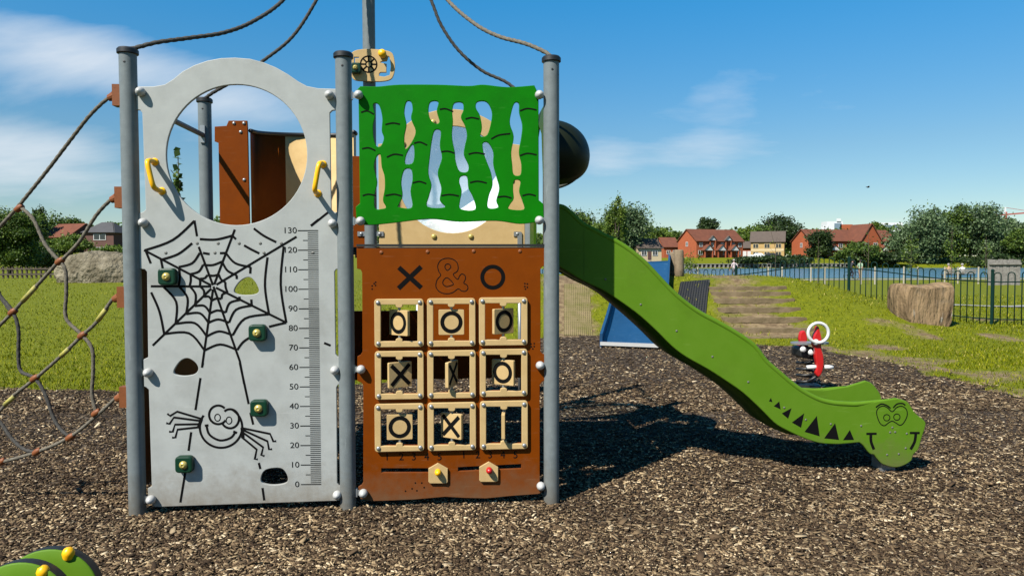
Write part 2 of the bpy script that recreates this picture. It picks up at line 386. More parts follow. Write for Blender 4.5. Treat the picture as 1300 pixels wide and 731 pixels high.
def smooth_height(x, y):
    x = np.asarray(x, float); y = np.asarray(y, float)
    z = 0.98 * ss(-4, 0, x) * (1 - ss(4.8, 9.4, x)) * ss(10.9, 14.0, y) * (1 - ss(15.0, 18.5, y))
    z = z + 0.05 * (vnoise(x, y, 0.8, 1) - 0.5) * ss(7, 12, y) + 0.02 * (vnoise(x, y, 2.3, 2) - 0.5) * ss(5, 9, y)
    z = z - 0.036 * (1 - ss(9.5, 11.5, y))
    left = ss(-4, -14, x)
    z = z + left * (0.3 * ss(10, 35, y) + 3.2 * ss(60, 150, y) + 3 * ss(150, 300, y))
    right = 1 - left
    z = z - right * 0.3 * ss(25, 55, y)
    lake = right * ss(66, 74, y) * (1 - ss(186, 189, y))
    z = z - lake * 1.6
    z = z + right * (0.75 * ss(189, 190.5, y) + 2.0 * ss(193, 206, y) + 1.5 * ss(220, 400, y))
    return z
def _step_rows():
    rows = []
    for py in (429, 417.5, 404, 391.5, 380, 371, 364.5):
        d = ray(957, py); t = 9.0 / d[1]
        while t * d[1] < 15:
            p = CAM + d * t
            if p[2] <= float(smooth_height(p[0], p[1])): break
            t += 0.01
        rows.append((p[1], p[2]))
    return rows
_rows = sorted(_step_rows()); STEP_Z = [r[1] + 0.05 for r in _rows]; STEP_Y = [r[0] for r in _rows]
def zat(x, y): return float(height(x, y))

def ground_mat():
    m = bpy.data.materials.new('grass_ground'); m.use_nodes = True; MATS['grass_ground'] = m
    nt = m.node_tree; N = nt.nodes; L = nt.links; b = N['Principled BSDF']; b.inputs['Roughness'].default_value = 0.9; b.inputs['Specular IOR Level'].default_value = 0.15
    tc = N.new('ShaderNodeTexCoord')
    def noise(s, d=6, r=0.6):
        n = N.new('ShaderNodeTexNoise'); n.inputs['Scale'].default_value = s; n.inputs['Detail'].default_value = d; n.inputs['Roughness'].default_value = r; L.new(tc.outputs['Object'], n.inputs['Vector']); return n.outputs['Fac']
    def ramp(s, a, b):
        r = N.new('ShaderNodeMapRange'); r.inputs[1].default_value = a; r.inputs[2].default_value = b; L.new(s, r.inputs[0]); return r.outputs[0]
    def mix(f, a, b):
        x = N.new('ShaderNodeMix'); x.data_type = 'RGBA'; L.new(f, x.inputs['Factor'])
        for k, v in (('A', a), ('B', b)):
            if isinstance(v, tuple): x.inputs[k].default_value = (*v, 1)
            else: L.new(v, x.inputs[k])
        return x.outputs['Result']
    g = mix(ramp(noise(14), 0.35, 0.65), (0.055, 0.074, 0.001), (0.14, 0.15, 0.002))
    g = mix(ramp(noise(60), 0.35, 0.65), g, (0.08, 0.09, 0.002))
    at = N.new('ShaderNodeAttribute'); at.attribute_name = 'bare'
    s = N.new('ShaderNodeMath'); s.operation = 'ADD'; L.new(at.outputs['Fac'], s.inputs[0]); L.new(noise(3.0, 8, 0.7), s.inputs[1])
    g = mix(ramp(s.outputs[0], 0.86, 1.12), g, mix(ramp(noise(9), 0.4, 0.6), (0.17, 0.125, 0.068), (0.095, 0.064, 0.036)))
    L.new(g, b.inputs['Base Color'])
    bp = N.new('ShaderNodeBump'); bp.inputs['Strength'].default_value = 0.6; bp.inputs['Distance'].default_value = 0.03; L.new(noise(45), bp.inputs['Height']); L.new(bp.outputs[0], b.inputs['Normal'])
ground_mat()

def axis(segs):
    out = []
    for a, b, n in segs: out.extend(np.linspace(a, b, n, endpoint=False))
    out.append(segs[-1][1]); return np.array(out)
gx = axis([(-900, -100, 12), (-100, -20, 20), (-20, -6, 24), (-6, 12, 100), (12, 30, 30), (30, 120, 30), (120, 900, 12)])
gy = axis([(-20, 5, 14), (5, 10.6, 40), (10.6, 14.6, 110), (14.6, 20, 36), (20, 64, 36), (64, 76, 14), (76, 184, 14), (184, 210, 40), (210, 420, 20), (420, 1500, 8)])
def grid_mesh(name, xs, ys, m, keep=None, dz=0.0, smooth=True):
    X, Y = np.meshgrid(xs, ys); Z = height(X, Y) + dz; n, k = X.shape
    V = np.stack([X, Y, Z], -1).reshape(-1, 3); i = np.arange(n * k).reshape(n, k)
    Q = np.stack([i[:-1, :-1], i[:-1, 1:], i[1:, 1:], i[1:, :-1]], -1).reshape(-1, 4)
    if keep is not None:
        c = V[Q].mean(1); Q = Q[keep(c[:, 0], c[:, 1])]
        used = np.unique(Q); rm = np.full(len(V), -1); rm[used] = np.arange(len(used)); V = V[used]; Q = rm[Q]
    return fast_mesh(name, V, Q, m, smooth=smooth)
def bare_amount(x, y):
    """worn soil: left flank by the blue slide, the stair lane, the crest path by the log"""
    d1 = np.exp(-(((x - 1.0) / 0.55) ** 2)) * ss(10.8, 11.4, y) * (1 - ss(14.2, 15, y)) * 0.75
    d2 = np.exp(-(((x - 4.05 - 0.05 * (y - 11)) / 0.9) ** 2)) * ss(10.9, 11.6, y) * (1 - ss(14.3, 15.2, y)) * 0.60
    d3 = np.exp(-(((x - 6.9) / 1.3) ** 2) - ((y - 13.9 + 0.5 * (x - 6.9)) / 0.5) ** 2) * 0.55
    d4 = np.exp(-(((x - 4.0) / 2.2) ** 2) - ((y - 10.6) / 0.5) ** 2) * 0.2
    d5 = 0.58 * ss(0.53, 0.72, 0.6 * vnoise(x, y, 0.55, 41) + 0.4 * vnoise(x, y, 1.7, 42)) * ss(4, 5, x + 0.4 * (y - 6)) * (1 - ss(16, 20, y))
    return np.clip(d1 + d2 + d3 + d4 + d5, 0, 1)
ground = grid_mesh('ground', gx, gy, 'grass_ground'); tag(ground, 'grassy ground with a low mound and lake banks', kind='structure')
gco = np.empty(len(ground.data.vertices) * 3, np.float32); ground.data.vertices.foreach_get('co', gco); gco = gco.reshape(-1, 3)
ba = ground.data.attributes.new('bare', 'FLOAT', 'POINT'); ba.data.foreach_set('value', bare_amount(gco[:, 0], gco[:, 1]).astype(np.float32))

# chip bed outline
BED = np.array([(-14, 7.3), (-6, 7.15), (-3.2, 7.05), (-1.6, 7.3), (-0.6, 9.0), (0.2, 11.0), (1.2, 11.35), (2.6, 11.2), (3.3, 11.0), (4.3, 10.2), (4.7, 9.2), (4.75, 7.8), (4.8, 6.7), (5.6, 5.2), (7.5, 3.0), (9, 0), (9, -6), (-14, -6)])
BEDS = catmull(BED[:16], 8, closed=False); BEDS = np.vstack([BEDS, BED[16:]])
def in_bed(x, y, fuzz=0.10):
    x = np.asarray(x, float) + fuzz * 2 * (vnoise(x, y, 3.1, 5) - 0.5) + fuzz * (vnoise(x, y, 11, 6) - 0.5); y = np.asarray(y, float) + fuzz * 2 * (vnoise(x, y, 2.7, 8) - 0.5)
    ins = np.zeros(x.shape, bool); k = len(BEDS)
    for i in range(k):
        x1, y1 = BEDS[i]; x2, y2 = BEDS[(i + 1) % k]
        if y1 == y2: continue
        c = ((y1 > y) != (y2 > y)) & (x < (x2 - x1) * (y - y1) / (y2 - y1) + x1); ins ^= c
    return ins
def chip_mat():
    m = bpy.data.materials.new('chip_bed'); m.use_nodes = True; MATS['chip_bed'] = m
    nt = m.node_tree; N = nt.nodes; L = nt.links; b = N['Principled BSDF']; b.inputs['Roughness'].default_value = 0.95; b.inputs['Specular IOR Level'].default_value = 0.1
    tc = N.new('ShaderNodeTexCoord'); mp = N.new('ShaderNodeMapping'); L.new(tc.outputs['Object'], mp.inputs[0])
    nz = N.new('ShaderNodeTexNoise'); nz.inputs['Scale'].default_value = 9; L.new(tc.outputs['Object'], nz.inputs['Vector'])
    vm = N.new('ShaderNodeMix'); vm.data_type = 'VECTOR'; vm.inputs['Factor'].default_value = 0.06; L.new(mp.outputs[0], vm.inputs['A']); L.new(nz.outputs['Color'], vm.inputs['B'])
    mp.inputs['Scale'].default_value = (30, 62, 30)
    v = N.new('ShaderNodeTexVoronoi'); v.inputs['Scale'].default_value = 1.0; L.new(vm.outputs['Result'], v.inputs['Vector'])
    sep = N.new('ShaderNodeSeparateColor'); L.new(v.outputs['Color'], sep.inputs[0])
    r = N.new('ShaderNodeValToRGB'); L.new(sep.outputs[0], r.inputs[0]); e = r.color_ramp.elements
    e[0].position = 0; e[0].color = (0.010, 0.007, 0.005, 1); e[1].position = 1; e[1].color = (0.13, 0.10, 0.07, 1)
    for p, c in ((0.45, (0.022, 0.016, 0.011, 1)), (0.75, (0.05, 0.037, 0.026, 1))): x = e.new(p); x.color = c
    L.new(r.outputs[0], b.inputs['Base Color'])
    bp = N.new('ShaderNodeBump'); bp.inputs['Strength'].default_value = 0.9; bp.inputs['Distance'].default_value = 0.02; L.new(sep.outputs[1], bp.inputs['Height']); L.new(bp.outputs[0], b.inputs['Normal'])
chip_mat()
bed = grid_mesh('wood_chip_bed', np.linspace(-9, 7.6, 230), np.linspace(0.5, 11.9, 190), 'chip_bed', keep=lambda x, y: in_bed(x, y), dz=0.012)
tag(bed, 'dark wood chip play surface under the tower', kind='structure')

# loose chips: real slivers on top of the bed
def in_view(x, y, margin=60):
    d = np.maximum(y, 0.3); return (np.abs(x / d * FPX) < 650 + margin) & (y > 2.3)
def scatter_chips(n, y0, y1, lmin, lmax, zup):
    t = rng.random(n); y = 1 / (1 / y0 + t * (1 / y1 - 1 / y0))        # even in the picture's rows
    x = (rng.random(n) * 2 - 1) * y * 0.80; k = in_bed(x, y, 0.10 + 0.35 * rng.random(n) ** 2); x, y = x[k], y[k]; n = len(x)
    yaw = rng.random(n) * 6.283; pit = rng.normal(0, 0.17, n); rol = rng.normal(0, 0.24, n)
    Ln = lmin + (lmax - lmin) * rng.random(n) ** 1.7; Wd = Ln * (0.2 + 0.35 * rng.random(n)); Tk = 0.002 + 0.004 * rng.random(n)
    d = np.stack([np.cos(yaw) * np.cos(pit), np.sin(yaw) * np.cos(pit), np.sin(pit)], 1)
    s0 = np.stack([-np.sin(yaw), np.cos(yaw), np.zeros(n)], 1); up0 = np.cross(d, s0)
    s = s0 * np.cos(rol)[:, None] + up0 * np.sin(rol)[:, None]; u = np.cross(d, s)
    c = np.stack([x, y, height(x, y) + 0.014 + zup * rng.random(n) + Ln * np.abs(np.sin(pit)) * 0.35], 1)
    V = np.empty((n, 8, 3)); q = 0
    for a in (-1, 1):
        tap = np.where(a > 0, 0.45 + 0.55 * rng.random(n), 1.0)
        for bb in (-1, 1):
            for cc in (-1, 1):
                V[:, q] = c + d * (a * Ln / 2)[:, None] + s * (bb * Wd / 2 * tap)[:, None] + u * (cc * Tk / 2)[:, None]; q += 1
    f = np.array([(0, 1, 3, 2), (4, 6, 7, 5), (0, 4, 5, 1), (2, 3, 7, 6), (0, 2, 6, 4), (1, 5, 7, 3)])
    return V.reshape(-1, 3), (f[None] + 8 * np.arange(n)[:, None, None]).reshape(-1, 4)
CH = [(0.0, (0.010, 0.006, 0.003)), (0.22, (0.036, 0.022, 0.012)), (0.48, (0.095, 0.062, 0.034)), (0.74, (0.20, 0.138, 0.076)), (0.92, (0.37, 0.275, 0.155)), (1.0, (0.62, 0.50, 0.33))]
mat('chips', (0, 0, 0), 0.85, 0.75, 1.6, island=CH, spec=0.15, c2=(0.055, 0.034, 0.019), detail=3)
V1, F1 = scatter_chips(150000, 2.5, 7.2, 0.006, 0.030, 0.008)
V2, F2 = scatter_chips(46000, 6.0, 12.0, 0.018, 0.05, 0.012)
V3, F3 = scatter_chips(900, 2.5, 7.0, 0.035, 0.06, 0.012); V2, F2 = np.vstack([V2, V3]), np.vstack([F2, F3 + len(V2)])
chips = fast_mesh('wood_chips', np.vstack([V1, V2]), np.vstack([F1, F2 + len(V1)]), 'chips')
tag(chips, 'loose brown and pale wood chips covering the play area', 'wood chips', kind='stuff')

# grass blades
def blades(n, y0, y1, hmin, hmax, keep, wd=0.006, xr=0.8):
    t = rng.random(n); y = 1 / (1 / y0 + t * (1 / y1 - 1 / y0)); x = (rng.random(n) * 2 - 1) * y * xr
    k = keep(x, y); x, y = x[k], y[k]; n = len(x)
    yaw = rng.random(n) * 6.283; h = hmin + (hmax - hmin) * rng.random(n) ** 1.5; h = h * (1 + y / 26); w = (wd * (0.6 + 0.8 * rng.random(n))) * (1 + y / 9)
    ln = rng.random((n, 2)) - 0.5; b = np.stack([x, y, height(x, y) - 0.004], 1)
    s = np.stack([np.cos(yaw), np.sin(yaw), np.zeros(n)], 1) * (w / 2)[:, None]
    tip = b + np.stack([ln[:, 0] * h * 1.3, ln[:, 1] * h * 1.3, h], 1)
    V = np.stack([b - s, b + s, tip], 1).reshape(-1, 3); return V, np.arange(n * 3).reshape(n, 3)
GR = [(0.0, (0.03, 0.044, 0.001)), (0.35, (0.095, 0.118, 0.001)), (0.7, (0.19, 0.205, 0.003)), (0.9, (0.26, 0.245, 0.012)), (1.0, (0.36, 0.30, 0.09))]
leafmat('grass_blades', GR, 0.3); MATS['grass_blades'].node_tree.nodes['Principled BSDF'].inputs['Specular IOR Level'].default_value = 0.05
wear('grass_blades', (0.40, 0.36, 0.11), (0.085, 0.125, 0.003), (0.25, 0.25, 0.25), 0.4, 0.55, grime_scale=0.9)
def k_left(x, y): return ~in_bed(x, y) & (x < -1.2)
def k_right(x, y): return ~in_bed(x, y) & (x > 0) & (rng.random(x.shape) > 1.35 * bare_amount(x, y)) & (vnoise(x, y, 1.7, 11) + 0.5 * vnoise(x, y, 5, 12) > 0.36)
a = [blades(120000, 6.6, 45, 0.012, 0.042, k_left), blades(210000, 6.2, 26, 0.012, 0.04, k_right)]
gv = np.vstack([q[0] for q in a]); gf = np.vstack([a[0][1], a[1][1] + len(a[0][0])])
gr = fast_mesh('grass', gv, gf, 'grass_blades'); tag(gr, 'short sunlit grass around the play area', 'grass', kind='stuff')

# ------------------------------------------------------------------ lake and paths
def water_mat():
    m = bpy.data.materials.new('lake_water'); m.use_nodes = True; MATS['lake_water'] = m
    nt = m.node_tree; N = nt.nodes; L = nt.links; b = N['Principled BSDF']; b.inputs['Base Color'].default_value = (0.05, 0.10, 0.125, 1); b.inputs['Roughness'].default_value = 0.22; b.inputs['Specular IOR Level'].default_value = 0.35
    tc = N.new('ShaderNodeTexCoord'); mp = N.new('ShaderNodeMapping'); mp.inputs['Scale'].default_value = (0.5, 1.4, 1); L.new(tc.outputs['Object'], mp.inputs[0])
    n = N.new('ShaderNodeTexNoise'); n.inputs['Scale'].default_value = 1.6; n.inputs['Detail'].default_value = 6; L.new(mp.outputs[0], n.inputs['Vector'])
    bp = N.new('ShaderNodeBump'); bp.inputs['Strength'].default_value = 1.0; bp.inputs['Distance'].default_value = 0.5; L.new(n.outputs['Fac'], bp.inputs['Height']); L.new(bp.outputs[0], b.inputs['Normal'])
water_mat()
lake = mesh('lake', [(-14, 64, WATER), (420, 64, WATER), (420, 192, WATER), (-14, 192, WATER)], [(0, 1, 2, 3)], 'lake_water'); tag(lake, 'blue rippled boating lake beyond the fence', kind='structure')
def strip(name, P, w, m, dz=0.02):
    P = catmull(P, 14, closed=False); T = np.gradient(P, axis=0); T /= np.linalg.norm(T, axis=1, keepdims=True); Nn = np.stack([-T[:, 1], T[:, 0]], 1)
    A = P + Nn * w / 2; B = P - Nn * w / 2; k = len(P)
    zc = np.maximum(height(A[:, 0], A[:, 1]), height(B[:, 0], B[:, 1])) + dz
    V = [(a[0], a[1], z) for a, z in zip(A, zc)] + [(b[0], b[1], z) for b, z in zip(B, zc)]
    return tag(mesh(name, V, [(i, i + 1, k + i + 1, k + i) for i in range(k - 1)], m), 'pale footpath through the park grass', kind='structure')
strip('lakeside_path', [(-6, 60), (15, 60), (40, 61), (90, 63)], 3.2, 'asphalt_path')
strip('footpath', [(8.5, 20.5), (12, 19.6), (17, 19.2), (26, 20.2)], 0.55, 'asphalt_path', 0.03)
# ------------------------------------------------------------------ the play tower
A0 = np.array([-1.9, 3.56, 0.0]); B0 = np.array([0.207, 3.72, 0.0])
FR = Frame(A0, B0 - A0)
DEP = 1.07
BK = Frame(A0 - FR.N * DEP, FR.U)                    # back plane
tower = thing('play_tower', (*FR.W(1.05, 0, -0.5)[:2], 0.0), 'climbing tower with grey spider panel, bamboo panel, noughts and crosses panel and green crocodile slide', 'play tower')
uL = FR.px(168.5, 360)[0]; uM = FR.px(439, 360)[0]; uR = FR.px(700, 360)[0]
PTOP = 2.29; PR = 0.041
def Z2(px_pts, sc, ox, oy): return [(ox + x / sc, oy + y / sc) for x, y in px_pts]
z1 = lambda *P: Z2(P, 2.923, 130, 50)
z2 = lambda *P: Z2(P, 3.654, 130, 280)
z3 = lambda *P: Z2(P, 3.654, 130, 460)
z4 = lambda *P: Z2(P, 2.611, 430, 40)
z5 = lambda *P: Z2(P, 4.061, 440, 300)
z6 = lambda *P: Z2(P, 5.22, 470, 500)

def post(fr, u, top, cap=True):
    b = fr.W(u, 0); n = 28
    o = MB().tube([b + (0, 0, -0.15), b + (0, 0, 0.3), b + (0, 0, 1.0), b + (0, 0, top)], PR, n).build('post', 'steel', tower); smooth_by_angle(o)
    if cap:
        c = MB().lathe(b + (0, 0, top - 0.006), (0, 0, 1), [(0, PR + 0.003), (0.004, PR + 0.009), (0.022, PR + 0.009), (0.03, PR + 0.002), (0.034, 0.0)], 28).build('post_cap', 'cap_black', o); smooth_by_angle(c)
        s = MB()
        s.lathe(b + (0, 0, top - 0.05) + FR.N * (PR - 0.002), FR.N, [(0, 0.006), (0.003, 0.006), (0.0035, 0.003)], 8); s.build('screw', 'cap_black', o)
    return o
pL = post(FR, uL, PTOP); pM = post(FR, uM, PTOP); pR = post(FR, uR, PTOP)
pBL = post(BK, uL + 0.0, PTOP); pT = post(BK, uM, 3.75); pBR = post(BK, uR, PTOP)

BOLT = {}
def bolt(fr, u, v, w, r, m, parent, name='bolt', n=12, k=0.65):
    key = (r, m, k)
    if key not in BOLT:
        mb = MB().lathe((0, 0, 0), FR.N, [(0, r), (r * k * 0.55, r * 0.93), (r * k, r * 0.5), (r * k * 1.05, 0.0)], n)
        o = mb.build('bolt_master', m); smooth_by_angle(o, 55); BOLT[key] = o.data; bpy.data.objects.remove(o)
    p = fr.W(u, v, w); o = bpy.data.objects.new(name, BOLT[key]); col.objects.link(o); o.parent = parent; ORG[o.name] = ORG[parent.name]; o.location = p - ORG[parent.name]; return o
# clamps: bracket ring tab on the post + rounded silver cap on the panel
def clamp(fr, px, py, side, name='clamp'):
    """side +1: panel lies to the right of its post"""
    u, v = fr.px(px, py); mb = MB(); c = fr.W(u, v, 0.012)
    mb.box(fr.W(u - side * 0.020, v, 0.010), (0.06, 0.028, 0.006), (fr.U, fr.Z, fr.N), mi=1)
    mb.box(fr.W(u - side * 0.040, v, 0.004), (0.016, 0.042, 0.022), (fr.U, fr.Z, fr.N), mi=1)
    mb.lathe(c, fr.N, [(0, 0.021), (0.008, 0.023), (0.022, 0.022), (0.034, 0.016), (0.041, 0.007), (0.043, 0.0)], 14)
    o = mb.build(name, ['silver_cap', 'galv'], tower); return smooth_by_angle(o, 50)
for x, y, s in [(181, 118, 1), (184.5, 283, 1), (190.5, 472, 1), (194, 632, 1), (419, 122, -1), (423, 284, -1), (426, 469, -1), (429, 626, -1),
                (456, 122, 1), (458.5, 281, 1), (684, 122, -1), (684, 280, -1), (459, 468, 1), (462, 624, 1), (685, 463, -1), (686, 615, -1)]:
    clamp(FR, x, y, s)

# --- grey spider panel
PT = 0.019; WF = PT / 2
out = [(174, 110.5), (196, 110.5), (210, 108), (221, 101), (232.6, 91.5), (247, 83.8), (263.4, 78), (281, 74.7), (299, 74), (318, 75.5), (335, 80), (351, 86.5), (366, 95), (379, 104), (390, 110), (404, 112.8), (427, 113.5),
       (427.5, 140), (422, 141), (419, 144), (421, 266), (424, 269), (429, 270), (430.5, 341), (427, 342), (425, 345), (426.5, 449), (429, 452), (433, 453), (434, 486), (429.5, 488), (427.5, 491), (428.5, 612), (431, 615), (435, 617), (431, 634.5),
       (198, 642.5), (189, 636), (188.5, 619), (193.5, 616), (189.8, 494), (186.5, 491), (183.5, 490), (182.5, 456), (189, 453), (187.5, 345), (185, 342), (178, 341), (177, 271), (183, 269), (186, 266), (181.5, 144), (179, 140.5), (174, 140)]
ring = [(301 + 89.3 * math.cos(t), 197 + 89 * math.sin(t)) for t in np.linspace(0, 2 * math.pi, 72, endpoint=False)]
h1 = z2((613, 325), (640, 282), (680, 262), (710, 283), (728, 325), (703, 342), (640, 343)); h2 = z2((333, 702), (362, 652), (400, 637), (437, 660), (447, 690), (425, 712), (370, 718)); h3 = z3((738, 528), (762, 494), (828, 487), (858, 518), (856, 553), (800, 565), (745, 556))
loops = [FR.pxs(out), FR.pxs(ring)] + [catmull(FR.pxs(h), 5) for h in (h1, h2, h3)]
spider = plate('spider_panel', FR, loops, 0.0, PT, 'grey_panel', tower, 0.003); spider['label'] = 'grey panel with engraved spider web, smiling spider and height ruler'
GW = 0.0114
def fpl(P, sm=True, n=5):
    q = FR.pxs(P); return catmull(q, n, closed=False) if (sm and len(q) > 2) else np.array(q)
web = MB(); lay = [0]
def stroke(mb, P, width=GW, sm=True, closed=False, base=WF):
    lay[0] += 1; q = FR.pxs(P)
    q = catmull(q, 5, closed=closed) if (sm and len(q) > 2) else np.array(q)
    ribbon(mb, FR, q, width, base + 0.00001 * (lay[0] % 60), 0.0008, closed)
Cc = (518, 305)
radials = [[(197, 137), Cc], [(228, 304), Cc], [(237, 578), Cc], [(465, 680), Cc], [Cc, (640, 650), (660, 755)], [(855, 472), Cc], [(903, 75), Cc], [(617, 42), Cc], [(450, 122), Cc], [(430, 0), (442, 73)]]
for rdl in radials:
    a = np.array(rdl, float)
    if (a[-1] == Cc).all(): a[-1] = a[-1] + (a[0] - a[-1]) * 0.035
    stroke(web, z2(*a.tolist()), sm=False)
r1 = [(455, 270), (412, 248), (358, 215), (275, 180), (200, 138)]; r2 = [(455, 303), (408, 303), (358, 303), (283, 303)]; r3 = [(475, 352), (432, 395), (392, 432), (343, 477), (290, 524)]
r4 = [(510, 370), (503, 428), (495, 472), (487, 535), (477, 600)]; r5 = [(555, 362), (575, 425), (590, 472), (607, 530), (628, 598)]; r6 = [(583, 333), (640, 367), (695, 393), (775, 433), (855, 472)]
r7 = [(573, 285), (625, 253), (690, 215), (768, 170), (843, 120)]; r8 = [(543, 250), (558, 190), (575, 150), (605, 72)]; r9 = [(490, 252), (470, 205), (455, 150)]
def sag(p, q, k=0.16):
    p = np.array(p, float); q = np.array(q, float); mid = (p + q) / 2; return z2(tuple(p), tuple(mid + (np.array(Cc) - mid) * k), tuple(q))
for i in range(5):
    if i < 4: stroke(web, sag(r1[i], r2[i], 0.03))
    if i < 4: stroke(web, sag(r2[i], r3[i]))
    stroke(web, sag(r3[i], r4[i])); stroke(web, sag(r4[i], r5[i], 0.09))
    if i < 4: stroke(web, sag(r5[i], r6[i]))
    if i in (0, 3, 4): stroke(web, sag(r6[i], r7[i], 0.06))
    if i < 3: stroke(web, sag(r7[i], r8[i], 0.12)); stroke(web, sag(r9[i], r1[i], 0.12))
    if i < 2: stroke(web, sag(r8[i], r9[i], 0.08))
for P in ([(230, 332), (268, 420), (290, 524)], [(628, 598), (655, 562), (690, 538)], [(775, 491), (815, 481), (855, 472)], [(640, 367), (638, 352)], [(625, 253), (626, 270)], [(690, 215), (688, 245)], [(695, 393), (693, 365)],
          [(660, 115), (690, 132), (730, 152)], [(705, 37), (750, 70), (808, 100)], [(470, 150), (500, 155)], [(548, 151), (575, 150)], [(455, 86), (530, 88), (605, 70)], [(605, 70), (622, 86)], [(420, 105), (355, 155), (275, 182)],
          [(430, 2), (330, 90), (200, 138)], [(204, 138), (228, 198)], [(968, 25), (1005, -5)], [(1030, 566), (1060, 578)]):
    q = MB(); stroke(q, z2(*P)); q.build('web_thread', 'groove', spider)
q = MB(); stroke(q, z1((775, 693), (838, 643))); q.build('thread_dash', 'groove', spider)
for P in ([(470, 0), (465, 22)], [(458, 70), (435, 218)], [(415, 320), (403, 406)], [(388, 505), (365, 645)], [(640, 0), (681, 190)], [(689, 230), (702, 285)], [(728, 462), (735, 490)], [(745, 578), (753, 635)]):
    q = MB(); stroke(q, z3(*P), sm=False); q.build('thread_dash', 'groove', spider)
web.build('web_engraving', 'groove', spider)
sp = MB()
th = np.linspace(math.radians(-62), math.radians(215), 40)
stroke(sp, z3(*[(553 + 98 * math.cos(t), 297 + 95 * math.sin(t)) for t in th]), 0.0112)
stroke(sp, z3(*[(540 + 42 * math.cos(t), 240 + 43 * math.sin(t)) for t in np.linspace(math.radians(35), math.radians(315), 26)]), 0.0112)
stroke(sp, z3(*[(595 + 41 * math.cos(t), 258 + 44 * math.sin(t)) for t in np.linspace(math.radians(-130), math.radians(150), 26)]), 0.0112)
for cx, cy in ((537, 253), (590, 266)): stroke(sp, z3(*[(cx + 13 * math.cos(t), cy + 16 * math.sin(t)) for t in np.linspace(0, 6.283, 16, endpoint=False)]), 0.005, closed=True)
for P in ([(486, 290), (500, 332), (548, 358), (598, 346), (620, 318)], [(478, 290), (495, 288)], [(610, 316), (627, 324)]): stroke(sp, z3(*P), 0.0112)
for P in ([(460, 258), (350, 225), (318, 245), (305, 235)], [(458, 268), (335, 252), (315, 282), (300, 278)], [(455, 283), (340, 285), (330, 318), (313, 318)], [(452, 297), (352, 308), (342, 345), (327, 345)], [(645, 300), (780, 328), (795, 363), (808, 361)],
          [(650, 308), (768, 362), (775, 400), (789, 398)], [(655, 322), (748, 390), (739, 426), (754, 430)], [(648, 342), (718, 400), (709, 445), (723, 445)]): stroke(sp, z3(*P), 0.0105, sm=False)
for P in ([(463, 258), (448, 300)], [(650, 300), (655, 346)]): stroke(sp, z3(*P), 0.016, sm=False)
sp.build('spider_engraving', 'groove', spider)
# height ruler, 0 to 130 in centimetres
rl = MB()
for cm in range(0, 131):
    f = cm / 130; y = 613.8 + (292.9 - 613.8) * f; xr = 408.2 + (404.3 - 408.2) * f; xl = 395 + (391 - 395) * f
    if cm % 10 == 0: xl -= 12.5
    elif cm % 5 == 0: xl -= 6.0
    stroke(rl, [(xl, y), (xr, y - 0.2)], 0.0042 if cm % 10 == 0 else 0.0032, sm=False)
for d in range(0, 14):
    f = d / 13; y = 613.8 + (292.9 - 613.8) * f; n = len(str(d * 10)); xr = 380.5 + (376.5 - 380.5) * f; cxp = xr - n * 2.65
    u, v = FR.px(cxp, y); V, F = text_mesh(str(d * 10), 0.044); V = V * np.array([1.08, 0.95, 1]); V[:, 0] += u; V[:, 1] += v
    rl.add(FR.WV(V, WF + 0.0006), F)
rl.build('height_ruler', 'groove', spider)['kind'] = 'stuff'
for x, y in z2((443, 106), (540, 106), (637, 106), (735, 106), (832, 106), (298, 150), (525, 150), (752, 150), (978, 150)):
    u, v = FR.px(x, y); bolt(FR, u, v, WF - 0.001, 0.0085, 'steel', spider, 'screw', 10, 0.4)
# climbing holds
def hold(fr, x, y, w0, size, parent):
    u, v = fr.px(x, y); o = plate('climbing_hold', fr, [rrect(u, v, size, size * 0.98, size * 0.22)], w0 + 0.02, 0.04, 'hold_green', parent, 0.008)
    b = MB().lathe(fr.W(u, v, w0 + 0.038), fr.N, [(0, size * 0.24), (0.004, size * 0.24), (0.012, size * 0.17), (0.015, size * 0.09), (0.012, size * 0.07)], 14); return smooth_by_angle(b.build('climbing_hold_bolt', 'brass', parent), 50)
for x, y in ((216, 351), (329.5, 421.5), (331.5, 516), (237.5, 586.5)): hold(FR, x, y, WF, 0.086, spider)
# yellow handles
def handle(pxs, parent):
    a = FR.px(*pxs[0]); b = FR.px(*pxs[1]); P = []
    for t, w in ((0, 0), (0.0, 0.03), (0.03, 0.07), (0.14, 0.093), (0.5, 0.097), (0.86, 0.093), (0.97, 0.07), (1, 0.03), (1, 0)):
        q = a + (b - a) * t; P.append(FR.W(q[0], q[1], WF + w))
    P = catmull(P, 5, closed=False); o = MB().tube(P, 0.0125, 12).build('grab_handle', 'yellow', parent, True)
    for q in (a, b): bolt(FR, q[0], q[1], WF, 0.02, 'yellow', parent, 'handle_flange', 14, 0.5)
handle([(197.5, 206), (206.5, 243)], spider); handle([(410.5, 209), (404, 246)], spider)

